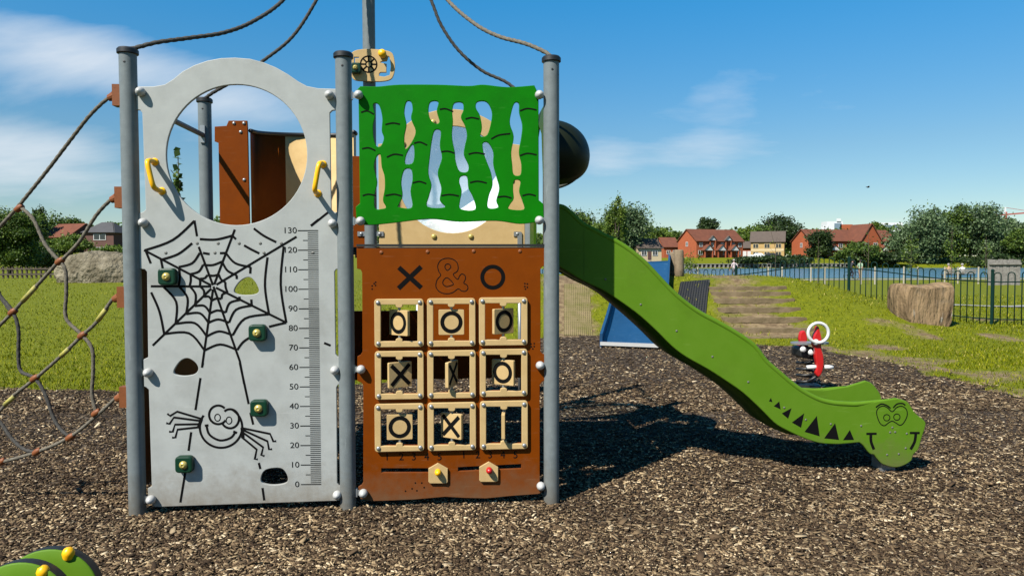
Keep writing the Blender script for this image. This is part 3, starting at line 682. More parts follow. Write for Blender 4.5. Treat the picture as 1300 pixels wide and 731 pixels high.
# --- green bamboo panel
out = z4((72, 183), (130, 184), (200, 178), (330, 178), (430, 182), (480, 178), (560, 186), (648, 180), (655, 195), (662, 225), (663, 560), (678, 572), (680, 622), (655, 632), (600, 638), (520, 628), (400, 631), (300, 622), (180, 635), (100, 642), (60, 636), (57, 582), (71, 570), (66, 210), (60, 196))
cuts = [z4(*c) for c in (
    [(115, 245), (128, 240), (138, 255), (145, 290), (143, 330), (150, 355), (140, 380), (125, 380), (116, 350), (115, 310), (121, 280)],
    [(135, 408), (140, 415), (143, 450), (152, 480), (153, 520), (147, 560), (157, 582), (145, 588), (121, 586), (120, 540), (128, 500), (118, 450), (125, 418)],
    [(225, 235), (240, 235), (245, 260), (240, 290), (255, 330), (245, 362), (222, 390), (218, 350), (225, 310), (218, 270)],
    [(245, 376), (251, 400), (248, 430), (238, 440), (221, 438), (225, 408)],
    [(218, 460), (240, 458), (245, 490), (238, 530), (243, 583), (200, 583), (200, 574), (212, 545), (208, 500)],
    [(305, 235), (330, 235), (325, 265), (334, 300), (320, 307), (303, 290), (298, 260)],
    [(318, 330), (338, 332), (335, 380), (342, 420), (328, 470), (340, 520), (335, 560), (352, 583), (295, 581), (300, 545), (308, 510), (298, 470), (302, 420), (308, 370)],
    [(383, 240), (410, 238), (413, 262), (405, 285), (418, 312), (425, 345), (418, 380), (415, 410), (430, 445), (425, 466), (400, 463), (388, 430), (385, 400), (376, 350), (379, 300), (377, 270)],
    [(405, 482), (425, 482), (430, 520), (445, 550), (452, 590), (405, 589), (402, 565), (408, 530), (400, 500)],
    [(460, 235), (490, 235), (507, 265), (505, 300), (492, 343), (470, 348), (475, 320), (468, 280), (455, 255)],
    [(478, 372), (495, 370), (512, 400), (512, 440), (522, 480), (532, 520), (522, 560), (528, 583), (495, 584), (498, 545), (510, 510), (505, 470), (490, 430), (480, 400)],
    [(582, 240), (597, 240), (598, 270), (608, 310), (605, 350), (597, 400), (605, 440), (602, 475), (580, 475), (575, 440), (572, 400), (580, 350), (568, 310), (570, 280)],
    [(582, 495), (602, 497), (598, 530), (608, 560), (613, 590), (565, 589), (568, 574), (580, 555), (578, 525)])]
_o = FR.pxs(out); _o = np.vstack([catmull(_o[0:8], 5, closed=False), _o[8:13], catmull(_o[13:21], 5, closed=False), _o[21:]])
bamboo = plate('bamboo_panel', FR, [_o] + [catmull(FR.pxs(c), 4) for c in cuts], 0.0, PT, 'green_panel', tower, 0.003); bamboo['label'] = 'green panel with cut-out bamboo stems'
for P in ([(75, 270), (95, 265), (117, 276)], [(155, 310), (180, 305), (203, 309)], [(78, 390), (100, 387), (122, 396)], [(160, 418), (185, 408), (213, 412)], [(80, 545), (100, 540), (125, 545)], [(155, 545), (185, 540), (208, 546)], [(250, 372), (270, 368), (293, 378)],
          [(245, 503), (268, 498), (290, 505)], [(335, 260), (355, 258), (380, 268)], [(340, 400), (362, 398), (385, 405)], [(340, 545), (368, 541), (398, 546)], [(420, 292), (440, 287), (465, 292)], [(430, 408), (455, 403), (485, 408)], [(435, 502), (460, 497), (490, 503)],
          [(505, 358), (530, 345), (568, 340)], [(525, 550), (550, 547), (572, 553)], [(600, 265), (625, 257), (655, 262)], [(600, 413), (625, 405), (655, 410)], [(608, 545), (630, 540), (652, 545)]):
    q = MB(); stroke(q, z4(*P), 0.007); q.build('bamboo_node', 'groove', bamboo)

# --- brown noughts and crosses panel
out = [(453, 315), (691.5, 314.5), (691.5, 337), (688, 338.5), (686, 341), (686, 446), (689, 449), (692, 450), (692, 482), (688, 484), (685, 488), (685, 612), (687, 616), (690, 617), (688, 624), (683, 626), (648, 628.5), (617, 631.6), (590, 631), (565, 629.5), (526, 633), (490, 634.5), (471, 635), (458, 632), (455, 617), (459, 615), (461.5, 611), (461.5, 488), (459, 485), (454, 483), (454, 452), (458, 450), (460.5, 446), (460, 346), (458, 342), (453.5, 341)]
tiles = [[(476.4, 378.8, 538, 440), (542.7, 378, 603.3, 439.4), (608, 377, 669, 438)], [(477, 444.3, 538, 506), (543, 443.4, 603.7, 504.7), (609, 441.8, 669, 502.5)], [(476.7, 510.5, 538.4, 571.8), (543.4, 509, 604, 570.5), (609.3, 507, 669.4, 569)]]
def inner(t, m): return [(t[0] + m, t[1] + m), (t[2] - m, t[1] + m), (t[2] - m, t[3] - m), (t[0] + m, t[3] - m)]
slots = [z6((75, 488), (400, 488), (400, 516), (75, 516)), z6((582, 481), (1000, 460), (1000, 490), (582, 508))]
loops = [FR.pxs(out)] + [FR.pxs(inner(t, 7.4)) for row in tiles for t in row] + [FR.pxs(s) for s in slots]
brown = plate('noughts_and_crosses_panel', FR, loops, 0.0, PT, 'brown_panel', tower, 0.002); brown['label'] = 'brown panel with nine turning noughts and crosses tiles'
TF = 0.020
def notched(t, m):
    """frame opening with hinge lugs top and bottom"""
    x0, y0, x1, y1 = t[0] + m, t[1] + m, t[2] - m, t[3] - m; c = (x0 + x1) / 2
    return [(x0, y0), (c - 4.5, y0), (c - 4, y0 + 2.6), (c - 2, y0 + 3.8), (c + 2, y0 + 3.8), (c + 4, y0 + 2.6), (c + 4.5, y0), (x1, y0), (x1, y1), (c + 4.5, y1), (c + 4, y1 - 2.6), (c + 2, y1 - 3.8), (c - 2, y1 - 3.8), (c - 4, y1 - 2.6), (c - 4.5, y1), (x0, y1)]
SPIN = [[('O', -41), ('O', 2), ('O', 36)], [('X', 32), ('X', 68), ('O', -34)], [('O', 3), ('X', -36), ('O', 84)]]
for r in range(3):
    for c in range(3):
        t = tiles[r][c]; a = FR.px(t[0], t[3]); b = FR.px(t[2], t[1]); ctr = (a + b) / 2; sz = b - a
        fo = plate('tile_frame', FR, [rrect(ctr[0], ctr[1], sz[0], sz[1], 0.016), FR.pxs(notched(t, 7.6))], WF + TF / 2 + 0.0005, TF, 'tan_board', brown, 0.003)
        for sx in (-1, 1):
            for sy in (-1, 1): bolt(FR, ctr[0] + sx * (sz[0] / 2 - 0.019), ctr[1] + sy * (sz[1] / 2 - 0.019), WF + TF, 0.0115, 'galv', brown, 'frame_bolt')
        kind, ang = SPIN[r][c]; an = math.radians(ang)
        sf = Frame(FR.W(ctr[0], ctr[1], 0.004), FR.U * math.cos(an) + FR.N * -math.sin(an)); tw = 0.132; tt = 0.018
        V, F = curve_mesh([rrect(0, 0, tw, tw, 0.006)], tt, 0.002); mb = MB(); mb.add(sf.WV(V), F, 0)
        for sy in (-1, 1): mb.lathe(sf.W(0, sy * tw / 2, 0), (0, 0, sy), [(0, 0.007), (0.022, 0.007)], 8, 1)
        for sgn in (1, -1):
            wz = sgn * (tt / 2 + 0.0002) - (0.0008 if sgn < 0 else 0); rb = MB()
            if kind == 'O': ribbon(rb, sf, circle(0, 0, 0.0475, 36), 0.020, wz, 0.0008, True)
            else:
                ribbon(rb, sf, [(-0.052, 0.052), (0.052, -0.052)], 0.021, wz, 0.0008); ribbon(rb, sf, [(-0.052, -0.052), (0.052, 0.052)], 0.021, wz + 0.00004 * sgn, 0.0008)
            mb.add(rb.V, rb.F, 2)
        q = mb.build('turning_tile', ['tan_board', 'galv', 'groove'], brown); q['label'] = ('turning tan tile marked with a black nought' if kind == 'O' else 'turning tan tile marked with a black cross')
mk = MB(); stroke(mk, z5((270, 160), (385, 264)), 0.024, False); stroke(mk, z5((385, 156), (268, 268)), 0.024, False); mk.build('engraved_cross', 'groove', brown)
mk = MB(); stroke(mk, z5(*circle(753, 210, 54, 40)), 0.0205, False, True); mk.build('engraved_nought', 'groove', brown)
mk = MB(); stroke(mk, z5((575, 160), (568, 134), (545, 117), (515, 113), (486, 123), (470, 150), (475, 180), (485, 200), (466, 225), (461, 260), (480, 285), (512, 295), (545, 290), (575, 270), (592, 280), (612, 282), (625, 268), (620, 250), (604, 240), (612, 220), (610, 202), (595, 193), (582, 204), (572, 221), (550, 196), (570, 180)), 0.0045, True, True)
stroke(mk, z5((507, 160), (520, 175), (537, 158), (528, 143), (512, 145)), 0.0045, True, True); stroke(mk, z5((500, 225), (497, 245), (515, 258), (540, 252), (550, 243), (520, 213)), 0.0045, True, True); mk.build('engraved_ampersand', 'groove', brown)
for i, x in enumerate((113, 207, 290, 375, 460)):
    for (xx, yy) in ((x, 413), (620 + (x - 113) * 0.985, 400)):
        p = z6((xx, yy))[0]; u, v = FR.px(*p); V, F = text_mesh(str(i + 1), 0.054); V[:, 0] += u; V[:, 1] += v; mesh('engraved_digit', FR.WV(V, WF + 0.0006), F, 'groove', brown)
mk = MB()
for x, y in z5((133, 255), (133, 271), (151, 236), (150, 252), (143, 243), (918, 243), (931, 245), (918, 258), (931, 262), (921, 271), (950, 553), (966, 551), (952, 567), (966, 566), (959, 578)) + z6((235, 638), (278, 622), (310, 635), (300, 584), (342, 584), (358, 614)):
    u, v = FR.px(x, y); mk.lathe(FR.W(u, v, WF - 0.0005), FR.N, [(0, 0.0045), (0.0012, 0.0045)], 8)
mk.build('braille_dots', 'groove', brown)['kind'] = 'stuff'
for x, y in z5((180, 83), (418, 80), (655, 77), (893, 77)):
    u, v = FR.px(x, y); bolt(FR, u, v, WF, 0.010, 'clamp_brown', brown, 'bolt', 10, 0.4)
for P, kx, ky, cm in (([(387, 485), (450, 449), (514, 485), (514, 572), (505, 582), (397, 582), (387, 572)], 450, 505, 'yellow'), ([(722, 476), (785, 440), (846, 476), (846, 562), (837, 572), (732, 572), (722, 562)], 787, 492, 'red')):
    o = plate('slider_counter', FR, [FR.pxs(z6(*P))], WF + 0.008, 0.014, 'tan_board', brown, 0.002)
    u, v = FR.px(*z6((kx, ky))[0]); k = MB().lathe(FR.W(u, v, WF + 0.015), FR.N, [(0, 0.016), (0.02, 0.017), (0.03, 0.014), (0.036, 0.007), (0.038, 0)], 14); smooth_by_angle(k.build('slider_knob', cm, brown), 50)

# --- deck, inner walls
dk = MB()
for a, b in ((uL, uM), (uM, uR)):
    dk.box(FR.W((a + b) / 2, 1.316, -DEP / 2), ((b - a) - 0.02, 0.03, DEP - 0.06), (FR.U, FR.Z, FR.N))
    dk.box(FR.W((a + b) / 2, 1.30, -0.045), ((b - a) - 0.09, 0.05, 0.04), (FR.U, FR.Z, FR.N))
dk.build('deck', 'deck', tower)
eu = FR.px(453, 313)[0]; eu2 = FR.px(692, 313)[0]
MB().box(FR.W((eu + eu2) / 2, FR.px(570, 312)[1] + 0.002, 0.0), (eu2 - eu, 0.012, 0.03), (FR.U, FR.Z, FR.N)).build('panel_top_rail', 'cap_black', tower)
SL = Frame(FR.W(uL, 0, 0), -FR.N)                     # left side wall: u runs backwards
plate('side_panel', SL, [[(0.06, 0.10), (DEP - 0.06, 0.10), (DEP - 0.06, 1.26), (0.06, 1.26)]], 0.0, PT, 'brown_panel', tower)
lb = BK.px(432, 400)[0]; rb_ = BK.px(668, 400)[0]
lm = BK.px(531, 400)[0]
plate('lower_back_panel', BK, [[(lb, 0.47), (rb_ - 0.02, 0.47), (rb_ - 0.02, 0.665), (lm + 0.03, 0.665), (lm, 0.70), (lm, 0.93), (lb, 0.93)]], 0.0, PT, 'brown_panel', tower)
# left bay: balcony bulging out at the back, brown boards with a curved tan wall between
def zb(*P): return [BK.px(x, y) for x, y in Z2(P, 2.923, 130, 50)]
bl = zb((418, 325), (462, 322), (470, 303), (538, 303), (540, 330), (548, 690), (548, 760), (440, 760), (438, 690), (432, 385), (418, 380))
lbp = plate('balcony_board', BK, [bl], 0.0, PT, 'brown_panel', tower); 
u0 = BK.px(318, 200)[0]; u1 = BK.px(449, 200)[0]
br = [(u1 - 0.01, 1.31), (u1 + 0.11, 1.31), (u1 + 0.11, 1.93), (u1 + 0.06, 1.95), (u1 - 0.01, 1.95)]
plate('balcony_board', BK, [br], 0.0, PT, 'brown_panel', tower)
NW = 20; Vw = []; Fw = []
for i in range(NW + 1):
    t = i / NW; ang = math.pi * t; uu = (u0 + u1) / 2 - math.cos(ang) * (u1 - u0) / 2; ww = -0.42 * math.sin(ang) ** 0.6
    top = 2.10 + 0.05 * math.sin(ang) ** 0.7
    for v in (1.30, top): Vw.append(BK.W(uu, v, ww)); Vw.append(BK.W(uu, v, ww - 0.012))
for i in range(NW):
    b = 4 * i; n = b + 4; Fw += [(b, n, n + 2, b + 2), (b + 1, b + 3, n + 3, n + 1), (b + 2, n + 2, n + 3, b + 3)]
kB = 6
mesh('balcony_wall', Vw, Fw[kB * 3:], 'tan_board', tower, True)
mesh('balcony_wall_shade', Vw[:4 * (kB + 1)], Fw[:kB * 3], 'brown_panel', tower, True)  # left end of the curved wall: its shade put in as brown colour
rim = [BK.W((u0 + u1) / 2 - math.cos(a) * (u1 - u0) / 2, 2.11 + 0.05 * math.sin(a) ** 0.7, -0.42 * math.sin(a) ** 0.6) for a in np.linspace(0.001, math.pi - 0.001, 30)]
MB().tube(rim, 0.014, 8).build('balcony_rim', 'cap_black', tower, True)
for px_, py_ in Z2([(490, 313), (527, 313), (515, 345), (528, 522)], 2.923, 130, 50):
    u, v = BK.px(px_, py_); bolt(BK, u, v, WF, 0.011, 'galv', lbp)
# bar with bracket between left posts (diagonal brace seen through the ring)
a = BK.W(uL, BK.px(263, 173)[1], PR + 0.01); b = FR.W(uL, 2.07, -PR)
MB().tube([a, (np.array(a) + b) / 2, b], 0.016, 10).build('side_bar', 'steel', tower, True)
MB().box(BK.W(uL, BK.px(263, 172)[1], PR + 0.004), (0.03, 0.11, 0.012), (FR.U, FR.Z, FR.N)).build('bar_bracket', 'galv', tower)

# right bay, back: tan arch panel with a clear bubble
gU0, gU1 = uM + 0.075, uR - 0.06; gc = (gU0 + gU1) / 2; gr_ = 0.355; gz = 1.80
arch = [(gU0 - 0.02, 1.35), (gU1 + 0.02, 1.35), (gU1 + 0.02, 2.03), (gU1 - 0.06, 2.04)] + [(gc + 0.465 * math.cos(t), gz + 0.02 + 0.445 * math.sin(t)) for t in np.linspace(math.radians(38), math.radians(142), 26)] + [(gU0 + 0.06, 2.04), (gU0 - 0.02, 2.03)]
arc_o = plate('bubble_panel', BK, [arch, circle(gc, gz, gr_, 56)], 0.0, PT, 'tan_board', tower, 0.003); arc_o['label'] = 'tan arched panel with a clear bubble window'
def bubble_mat():
    m = bpy.data.materials.new('bubble_plastic'); m.use_nodes = True; MATS['bubble_plastic'] = m
    nt = m.node_tree; N = nt.nodes; L = nt.links; b = N['Principled BSDF']; b.inputs['Base Color'].default_value = (0.9, 0.93, 0.95, 1); b.inputs['Roughness'].default_value = 0.18
    tr = N.new('ShaderNodeBsdfTransparent'); tr.inputs[0].default_value = (0.86, 0.9, 0.95, 1); mx = N.new('ShaderNodeMixShader'); mx.inputs[0].default_value = 0.42
    L.new(tr.outputs[0], mx.inputs[1]); L.new(b.outputs[0], mx.inputs[2]); L.new(mx.outputs[0], N['Material Output'].inputs[0])
bubble_mat()
prof = [(-0.30 * math.cos(t), gr_ * 1.02 * math.sin(t)) for t in np.linspace(0.02, math.pi / 2, 12)]
Vb = []; Fb = []; nb = 40
for d, r in prof:
    for q in range(nb): Vb.append(BK.W(gc + r * math.cos(q * 2 * math.pi / nb), gz + r * math.sin(q * 2 * math.pi / nb), d - 0.012))
for i in range(len(prof) - 1):
    for q in range(nb): Fb.append((i * nb + q, i * nb + (q + 1) % nb, (i + 1) * nb + (q + 1) % nb, (i + 1) * nb + q))
Fb.append(tuple(range(nb)))
mesh('bubble_window', Vb, Fb, 'bubble_plastic', arc_o, True)
for k in range(10):
    t = math.radians(36 * k + 18 + 36 * 0.5 - 36); bolt(BK, gc + 0.397 * math.cos(t), gz + 0.397 * math.sin(t), WF, 0.018, 'brass', arc_o)
for u in (uM - 0.06, uM + 0.06, uR - 0.09):
    MB().box(BK.W(u, 1.44, WF + 0.004), (0.05, 0.03, 0.008), (FR.U, FR.Z, FR.N)).build('bracket', 'galv', arc_o); bolt(BK, u, 1.44, WF + 0.008, 0.011, 'galv', arc_o)
MB().box(BK.W(uR - 0.075, 1.37, WF + 0.006), (0.03, 0.16, 0.01), (FR.U, FR.Z, FR.N)).build('bracket', 'galv', arc_o)
# tan ship's wheel board on the tall post
WB = Frame(BK.W(0, 0, PR + 0.012), FR.U)
zw = lambda *P: Z2(P, 9.14, 420, 50)
wo = WB.pxs(zw((225, 200), (260, 150), (330, 125), (450, 118), (560, 125), (660, 140), (715, 170), (738, 240), (745, 340), (720, 440), (670, 480), (560, 495), (400, 490), (290, 480), (245, 440), (235, 330)))
wc = [WB.pxs(zw((272, 212), (328, 212), (328, 225), (283, 225), (283, 300), (272, 300))), WB.pxs(zw((668, 200), (685, 215), (698, 320), (685, 420), (620, 440), (560, 430), (562, 400), (580, 388), (645, 388), (648, 290), (600, 282), (570, 275), (590, 262), (650, 255), (660, 230)))]
wb = plate('wheel_board', WB, [catmull(wo, 4)] + wc, 0.0, PT, 'tan_board', tower)
we = MB(); wcx, wcy = WB.px(*zw((441, 296))[0]); rr = WB.px(*zw((535, 296))[0])[0] - wcx
ribbon(we, WB, circle(wcx, wcy, rr, 32), 0.009, WF, 0.0008, True); ribbon(we, WB, circle(wcx, wcy, rr * 0.36, 20), 0.008, WF + 0.00002, 0.0008, True)
for k in range(8):
    t = k * math.pi / 4; ribbon(we, WB, [(wcx + rr * 0.4 * math.cos(t), wcy + rr * 0.4 * math.sin(t)), (wcx + rr * 0.95 * math.cos(t), wcy + rr * 0.95 * math.sin(t))], 0.010, WF + 0.00004 + 0.00001 * k, 0.0008)
we.build('wheel_engraving', 'groove', wb)
hold(WB, *zw((297, 352))[0], WF, 0.068, wb)
ku, kv = WB.px(*zw((605, 190))[0]); smooth_by_angle(MB().lathe(WB.W(ku, kv, WF), FR.N, [(0, 0.022), (0.02, 0.025), (0.045, 0.026), (0.056, 0.018), (0.06, 0.0)], 14).build('wheel_knob', 'yellow', wb), 50)

# --- overhead ropes from the post tops to the tall mast
mast = BK.W(uM, 3.68, 0)
def px_path(P): return [at_depth(x, y, Y) for x, y, Y in P]
def rope(P, r, name, m, parent, n=10, lobes=3, step=0.012, amp=0.13, tw=55):
    P = catmull(P, 10, closed=False); sl = np.concatenate([[0], np.cumsum(np.linalg.norm(np.diff(P, axis=0), axis=1))]); k = max(int(sl[-1] / step), 4); t = np.linspace(0, sl[-1], k)
    Q = np.stack([np.interp(t, sl, P[:, i]) for i in range(3)], 1); return MB().tube(Q, r, n, lobes=lobes, lobe_amp=amp, twist=tw).build(name, m, parent, True)
tl = FR.W(uL, PTOP + 0.02); tr_ = FR.W(uR, PTOP + 0.02); tbl = BK.W(uL, PTOP + 0.02); tbr = BK.W(uR, PTOP + 0.02)
rope([tl] + px_path([(172, 61, 3.57), (200, 54, 3.60), (240, 48.5, 3.68), (285, 41.5, 3.80), (322, 27, 3.95), (360, 0, 4.1), (400, -50, 4.35)]) + [mast], 0.0105, 'mast_rope', 'rope_dark', tower)
rope([tbl] + px_path([(270, 118, 4.57), (296, 103, 4.58), (336, 76, 4.62), (372, 46, 4.64), (402, 0, 4.67), (430, -55, 4.69)]) + [mast], 0.0105, 'mast_rope', 'rope_dark', tower)
rope([tr_] + px_path([(693, 67, 3.73), (668, 56, 3.80), (632, 46, 3.92), (602, 30, 4.04), (568, 0, 4.2), (530, -50, 4.42)]) + [mast], 0.0105, 'mast_rope', 'rope', tower)
rope([tbr] + px_path([(645, 106, 4.79), (612, 90, 4.78), (582, 64, 4.76), (560, 32, 4.74), (547, 0, 4.73), (520, -60, 4.71)]) + [mast], 0.0105, 'mast_rope', 'rope_dark', tower)

# --- the crocodile slide: two side walls and a trough
SO = FR.W(uR, 0, -0.345); SFR = Frame(SO, FR.U)
zs = lambda *P: Z2(P, 2.437, 700, 140)
zc = lambda *P: Z2(P, 3.611, 860, 460)
zh = lambda *P: Z2(P, 3.047, 900, 380)

zA = lambda *P: Z2(P, 2.8115, 700, 240)
zB = lambda *P: Z2(P, 4.569, 900, 440)
zD = lambda *P: Z2(P, 5.219, 1040, 470)
top = zA((8, 58), (30, 60), (48, 66), (72, 86), (110, 122), (150, 143), (187, 163), (230, 184), (280, 216), (330, 257), (380, 309), (430, 362), (480, 405), (530, 440), (590, 472), (660, 512), (725, 558)) + zB((330, 78), (400, 140), (470, 200), (530, 245), (600, 285), (660, 310), (731, 325)) + zD((180, 220), (250, 222), (340, 211), (400, 201), (460, 192))
headp = zD((515, 185), (580, 205), (610, 240), (640, 285), (700, 335), (705, 370), (680, 450), (660, 520), (625, 560), (610, 600), (550, 635), (490, 642), (420, 620), (385, 585), (365, 560), (335, 550), (295, 500), (268, 478))
bot = zD((150, 488)) + zB((731, 565), (640, 558), (540, 525), (440, 478), (380, 440), (300, 360), (200, 268), (100, 198)) + zA((560, 643), (480, 598), (430, 560), (380, 510), (320, 455), (260, 410), (187, 362), (115, 328), (30, 278), (8, 270))
slide = thing_part = None
T2 = catmull(SFR.pxs(top), 3, closed=False); H2 = catmull(SFR.pxs(headp), 4, closed=False); B2 = catmull(SFR.pxs(bot), 3, closed=False)
near = plate('slide_side', SFR, [np.vstack([T2, H2, B2])], -0.012, 0.024, 'slide_green', tower, 0.006); near['label'] = 'long green crocodile side of the slide with teeth and face'
# far wall: same profile but a plain rounded end
SW = 0.46
uE = SFR.px(1107, 500, -SW)[0]
Tf = T2[T2[:, 0] < uE - 0.12]; Bf = B2[B2[:, 0] < uE - 0.10]
endp = np.array([(uE - 0.05, Tf[-1][1] + 0.035), (uE, Tf[-1][1] + 0.01), (uE + 0.06, Tf[-1][1] - 0.08), (uE + 0.05, Bf[0][1] + 0.05), (uE - 0.03, Bf[0][1])])
plate('slide_far_side', SFR, [np.vstack([Tf, catmull(endp, 4, closed=False), Bf])], -SW, 0.024, 'slide_green', tower, 0.006)
for w_, line in ((-0.004, T2), (-SW + 0.004, Tf)):
    MB().tube([SFR.W(q[0], q[1] - 0.004, w_ - 0.008) for q in line], np.concatenate([np.full(len(line) - 10, 0.0165), np.linspace(0.0165, 0.004, 10)]), 10).build('slide_edge_roll', 'slide_green', tower, True)
# trough floor: sheet running a little below the lower edge of the sides
us = np.linspace(0.03, uE + 0.02, 90)
tt_ = np.interp(us, T2[:, 0], T2[:, 1]); Bs = B2[::-1]; bb_ = np.interp(us, Bs[:, 0], Bs[:, 1])
dip = 0.034 * ss(0.25, 0.6, us) * (1 - ss(1.45, 1.62, us))
fl = bb_ - dip; V = []; F = []
for u, z in zip(us, fl):
    for w, dz in ((-0.032, 0.09), (-0.05, 0.035), (-0.09, 0.006), (-SW / 2, 0.0), (-SW + 0.07, 0.006), (-SW + 0.035, 0.035), (-SW + 0.018, 0.09)):
        V.append(SFR.W(u, z + dz, w))
k = 7
for i in range(len(us) - 1):
    for q in range(k - 1): F.append((i * k + q, i * k + q + 1, (i + 1) * k + q + 1, (i + 1) * k + q))
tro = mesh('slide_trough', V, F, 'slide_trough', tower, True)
md = tro.modifiers.new('thickness', 'SOLIDIFY'); md.thickness = 0.008
def sstroke(mb, P, width, sm=True, closed=False):
    lay[0] += 1; q = SFR.pxs(P); q = catmull(q, 5, closed=closed) if (sm and len(q) > 2) else np.array(q)
    ribbon(mb, SFR, q, width, 0.00001 * (lay[0] % 60) + 0.0002, 0.0008, closed)
ce = MB()
sstroke(ce, zD((380, 285), (390, 250), (420, 235), (450, 245), (483, 272), (515, 243), (550, 237), (578, 260), (582, 300), (560, 345), (535, 362), (505, 345), (483, 335), (460, 345), (430, 365), (400, 345)), 0.0055, True, True)
for P in ([(375, 244), (410, 222), (445, 230), (472, 250)], [(490, 247), (515, 222), (550, 218), (570, 230)]): sstroke(ce, zD(*P), 0.008)
for c in ((447, 312), (514, 308)): sstroke(ce, zD(*circle(c[0], c[1], 21, 20)), 0.005, False, True)
for P, w in (([(312, 419), (380, 418)], 0.013), ([(342, 418), (343, 470), (362, 522)], 0.017), ([(600, 413), (665, 413)], 0.013), ([(640, 413), (632, 470), (605, 522)], 0.017)): sstroke(ce, zD(*P), w)
ce.build('face_engraving', 'groove', near)['kind'] = 'stuff'
for x, y in zD((470, 410), (503, 408), (485, 378), (450, 558), (527, 553), (573, 515), (580, 418), (278, 367), (77, 355)) + zA((193, 322), (319, 412), (447, 506), (575, 598), (703, 688)) + zB((228, 204), (437, 353), (562, 423)):
    u, v = SFR.px(x, y); bolt(SFR, u, v, 0, 0.0065, 'steel', near, 'bolt', 8, 0.5)
for P in (((232, 393), (240, 380), (245, 396)), ((251, 412), (272, 394), (277, 424)), ((282, 440), (319, 420), (306, 460)), ((321, 475), (368, 440), (356, 495)), ((370, 511), (417, 450), (428, 528)), ((446, 536), (488, 478), (503, 542)), ((519, 543), (545, 504), (561, 542))):
    plate('tooth', SFR, [SFR.pxs(zh(*P))], 0.0004, 0.0016, 'groove', near, 0.0003)
# foot under the crocodile head
fb = SFR.px(1132, 590); MB().box(SFR.W(fb[0], 0.03, -0.085), (0.09, 0.16, 0.10), (FR.U, FR.Z, FR.N)).build('slide_foot', 'galv', tower)
sm = SFR.px(742.5, 300)[0]
# white joint strip
tz = np.interp(sm, T2[:, 0], T2[:, 1]); bz = np.interp(sm, Bs[:, 0], Bs[:, 1])
MB().box(SFR.W(sm, (tz + bz) / 2, 0.001), (0.009, (tz - bz) * 0.96, 0.003), (FR.U, FR.Z, FR.N)).build('joint_strip', 'slide_green', tower)
# rounded hood over the slide mouth
hc = np.array(SFR.W(0.055, 0, -SW / 2)); hz0 = 1.885; V = []; F = []; nu, nv = 20, 16
for i in range(nv + 1):
    ph = math.pi / 2 * i / nv
    for q in range(nu + 1):
        th = math.radians(-60) + math.radians(300) * q / nu
        ru = math.sin(ph); ax_ = math.cos(ph)
        V.append(hc + FR.U * (0.25 * ax_ ** 0.9 if ax_ > 0 else 0) + FR.N * (0.275 * ru * math.cos(th)) + np.array([0, 0, hz0 + 0.215 * ru * math.sin(th)]))
for i in range(nv):
    for q in range(nu): F.append((i * (nu + 1) + q, i * (nu + 1) + q + 1, (i + 1) * (nu + 1) + q + 1, (i + 1) * (nu + 1) + q))
mat('hood_shaded', (0.010, 0.014, 0.005), 0.5, spec=0.15)  # near-black base colour stands in for the shade on the green hood
ho = mesh('slide_hood', V, F, 'hood_shaded', tower, True); md = ho.modifiers.new('thickness', 'SOLIDIFY'); md.thickness = 0.012
# side panel holding hood and slide, on the right face of the tower
SR = Frame(FR.W(uR, 0, 0), -FR.N)
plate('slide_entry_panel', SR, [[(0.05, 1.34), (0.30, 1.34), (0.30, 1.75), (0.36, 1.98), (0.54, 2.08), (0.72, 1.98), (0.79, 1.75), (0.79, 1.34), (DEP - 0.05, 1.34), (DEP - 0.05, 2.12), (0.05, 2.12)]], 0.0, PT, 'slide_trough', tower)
# brown counter beyond, on thin grey legs
cy = 6.5; cl = at_depth(530, 400, cy); cr = at_depth(660, 400, cy); c0 = at_depth(541, 376, cy); c1 = at_depth(641, 442, cy)
ctr = thing('play_counter', ((c0[0] + c1[0]) / 2, cy, 0), 'small brown play counter board on thin grey legs behind the tile panel', 'play counter')
MB().box(((c0[0] + c1[0]) / 2, cy, (c0[2] + c1[2]) / 2), (c1[0] - c0[0], 0.02, c0[2] - c1[2])).build('board', 'brown_panel', ctr)
for q in (cl, cr):
    MB().tube([(q[0], cy + 0.03, -0.05), (q[0], cy + 0.03, 0.5), (q[0], cy + 0.03, 1.02)], 0.018, 12).build('leg', 'galv', ctr, True)
MB().bar((cl[0], cy + 0.03, 0.93), (cr[0], cy + 0.03, 0.93), 0.02, 0.03).build('rail', 'galv', ctr)

# ------------------------------------------------------------------ rope net on the left post
net = thing('climbing_net', (-2.5, 3.7, 0.0), 'slack grey rope climbing net with brown joints hanging from the left tower post', 'climbing net')
def nd_(x, y):
    """net hangs in a plane swinging slightly backwards from the post"""
    Y = 3.555 + (158 - x) * 0.0011; return at_depth(x, y, Y)
def nrope(P, m='rope', r=0.0088): return rope([nd_(*q) for q in P], r, 'rope', m, net)
an = [(148, 122), (151, 251), (154, 377), (157, 503)]
z7 = lambda *P: Z2(P, 3.044, 0, 100); z8 = lambda *P: Z2(P, 2.437, 0, 320)
nrope([(143, 122)] + z7((400, 90), (340, 150), (270, 240), (190, 345), (110, 445), (60, 505), (0, 570), (-60, 620)))
nrope([(146, 251)] + z7((420, 475), (370, 530), (310, 625), (260, 680), (232, 705)) + z8((185, 25), (112, 106), (70, 152), (40, 185), (0, 225), (-50, 270)))
nrope([(149, 377)] + z8((345, 150), (300, 215), (255, 257), (190, 320), (110, 390), (40, 445), (0, 490), (-60, 545)))
nrope([(152, 503)] + z8((375, 435), (300, 505), (215, 572), (115, 617), (0, 650), (-60, 662)))
nrope(z7((85, 500), (130, 545), (175, 640), (230, 705)))
nrope(z8((185, 25), (203, 60), (205, 130), (205, 205), (255, 257), (285, 300), (288, 370), (285, 440), (298, 497)))
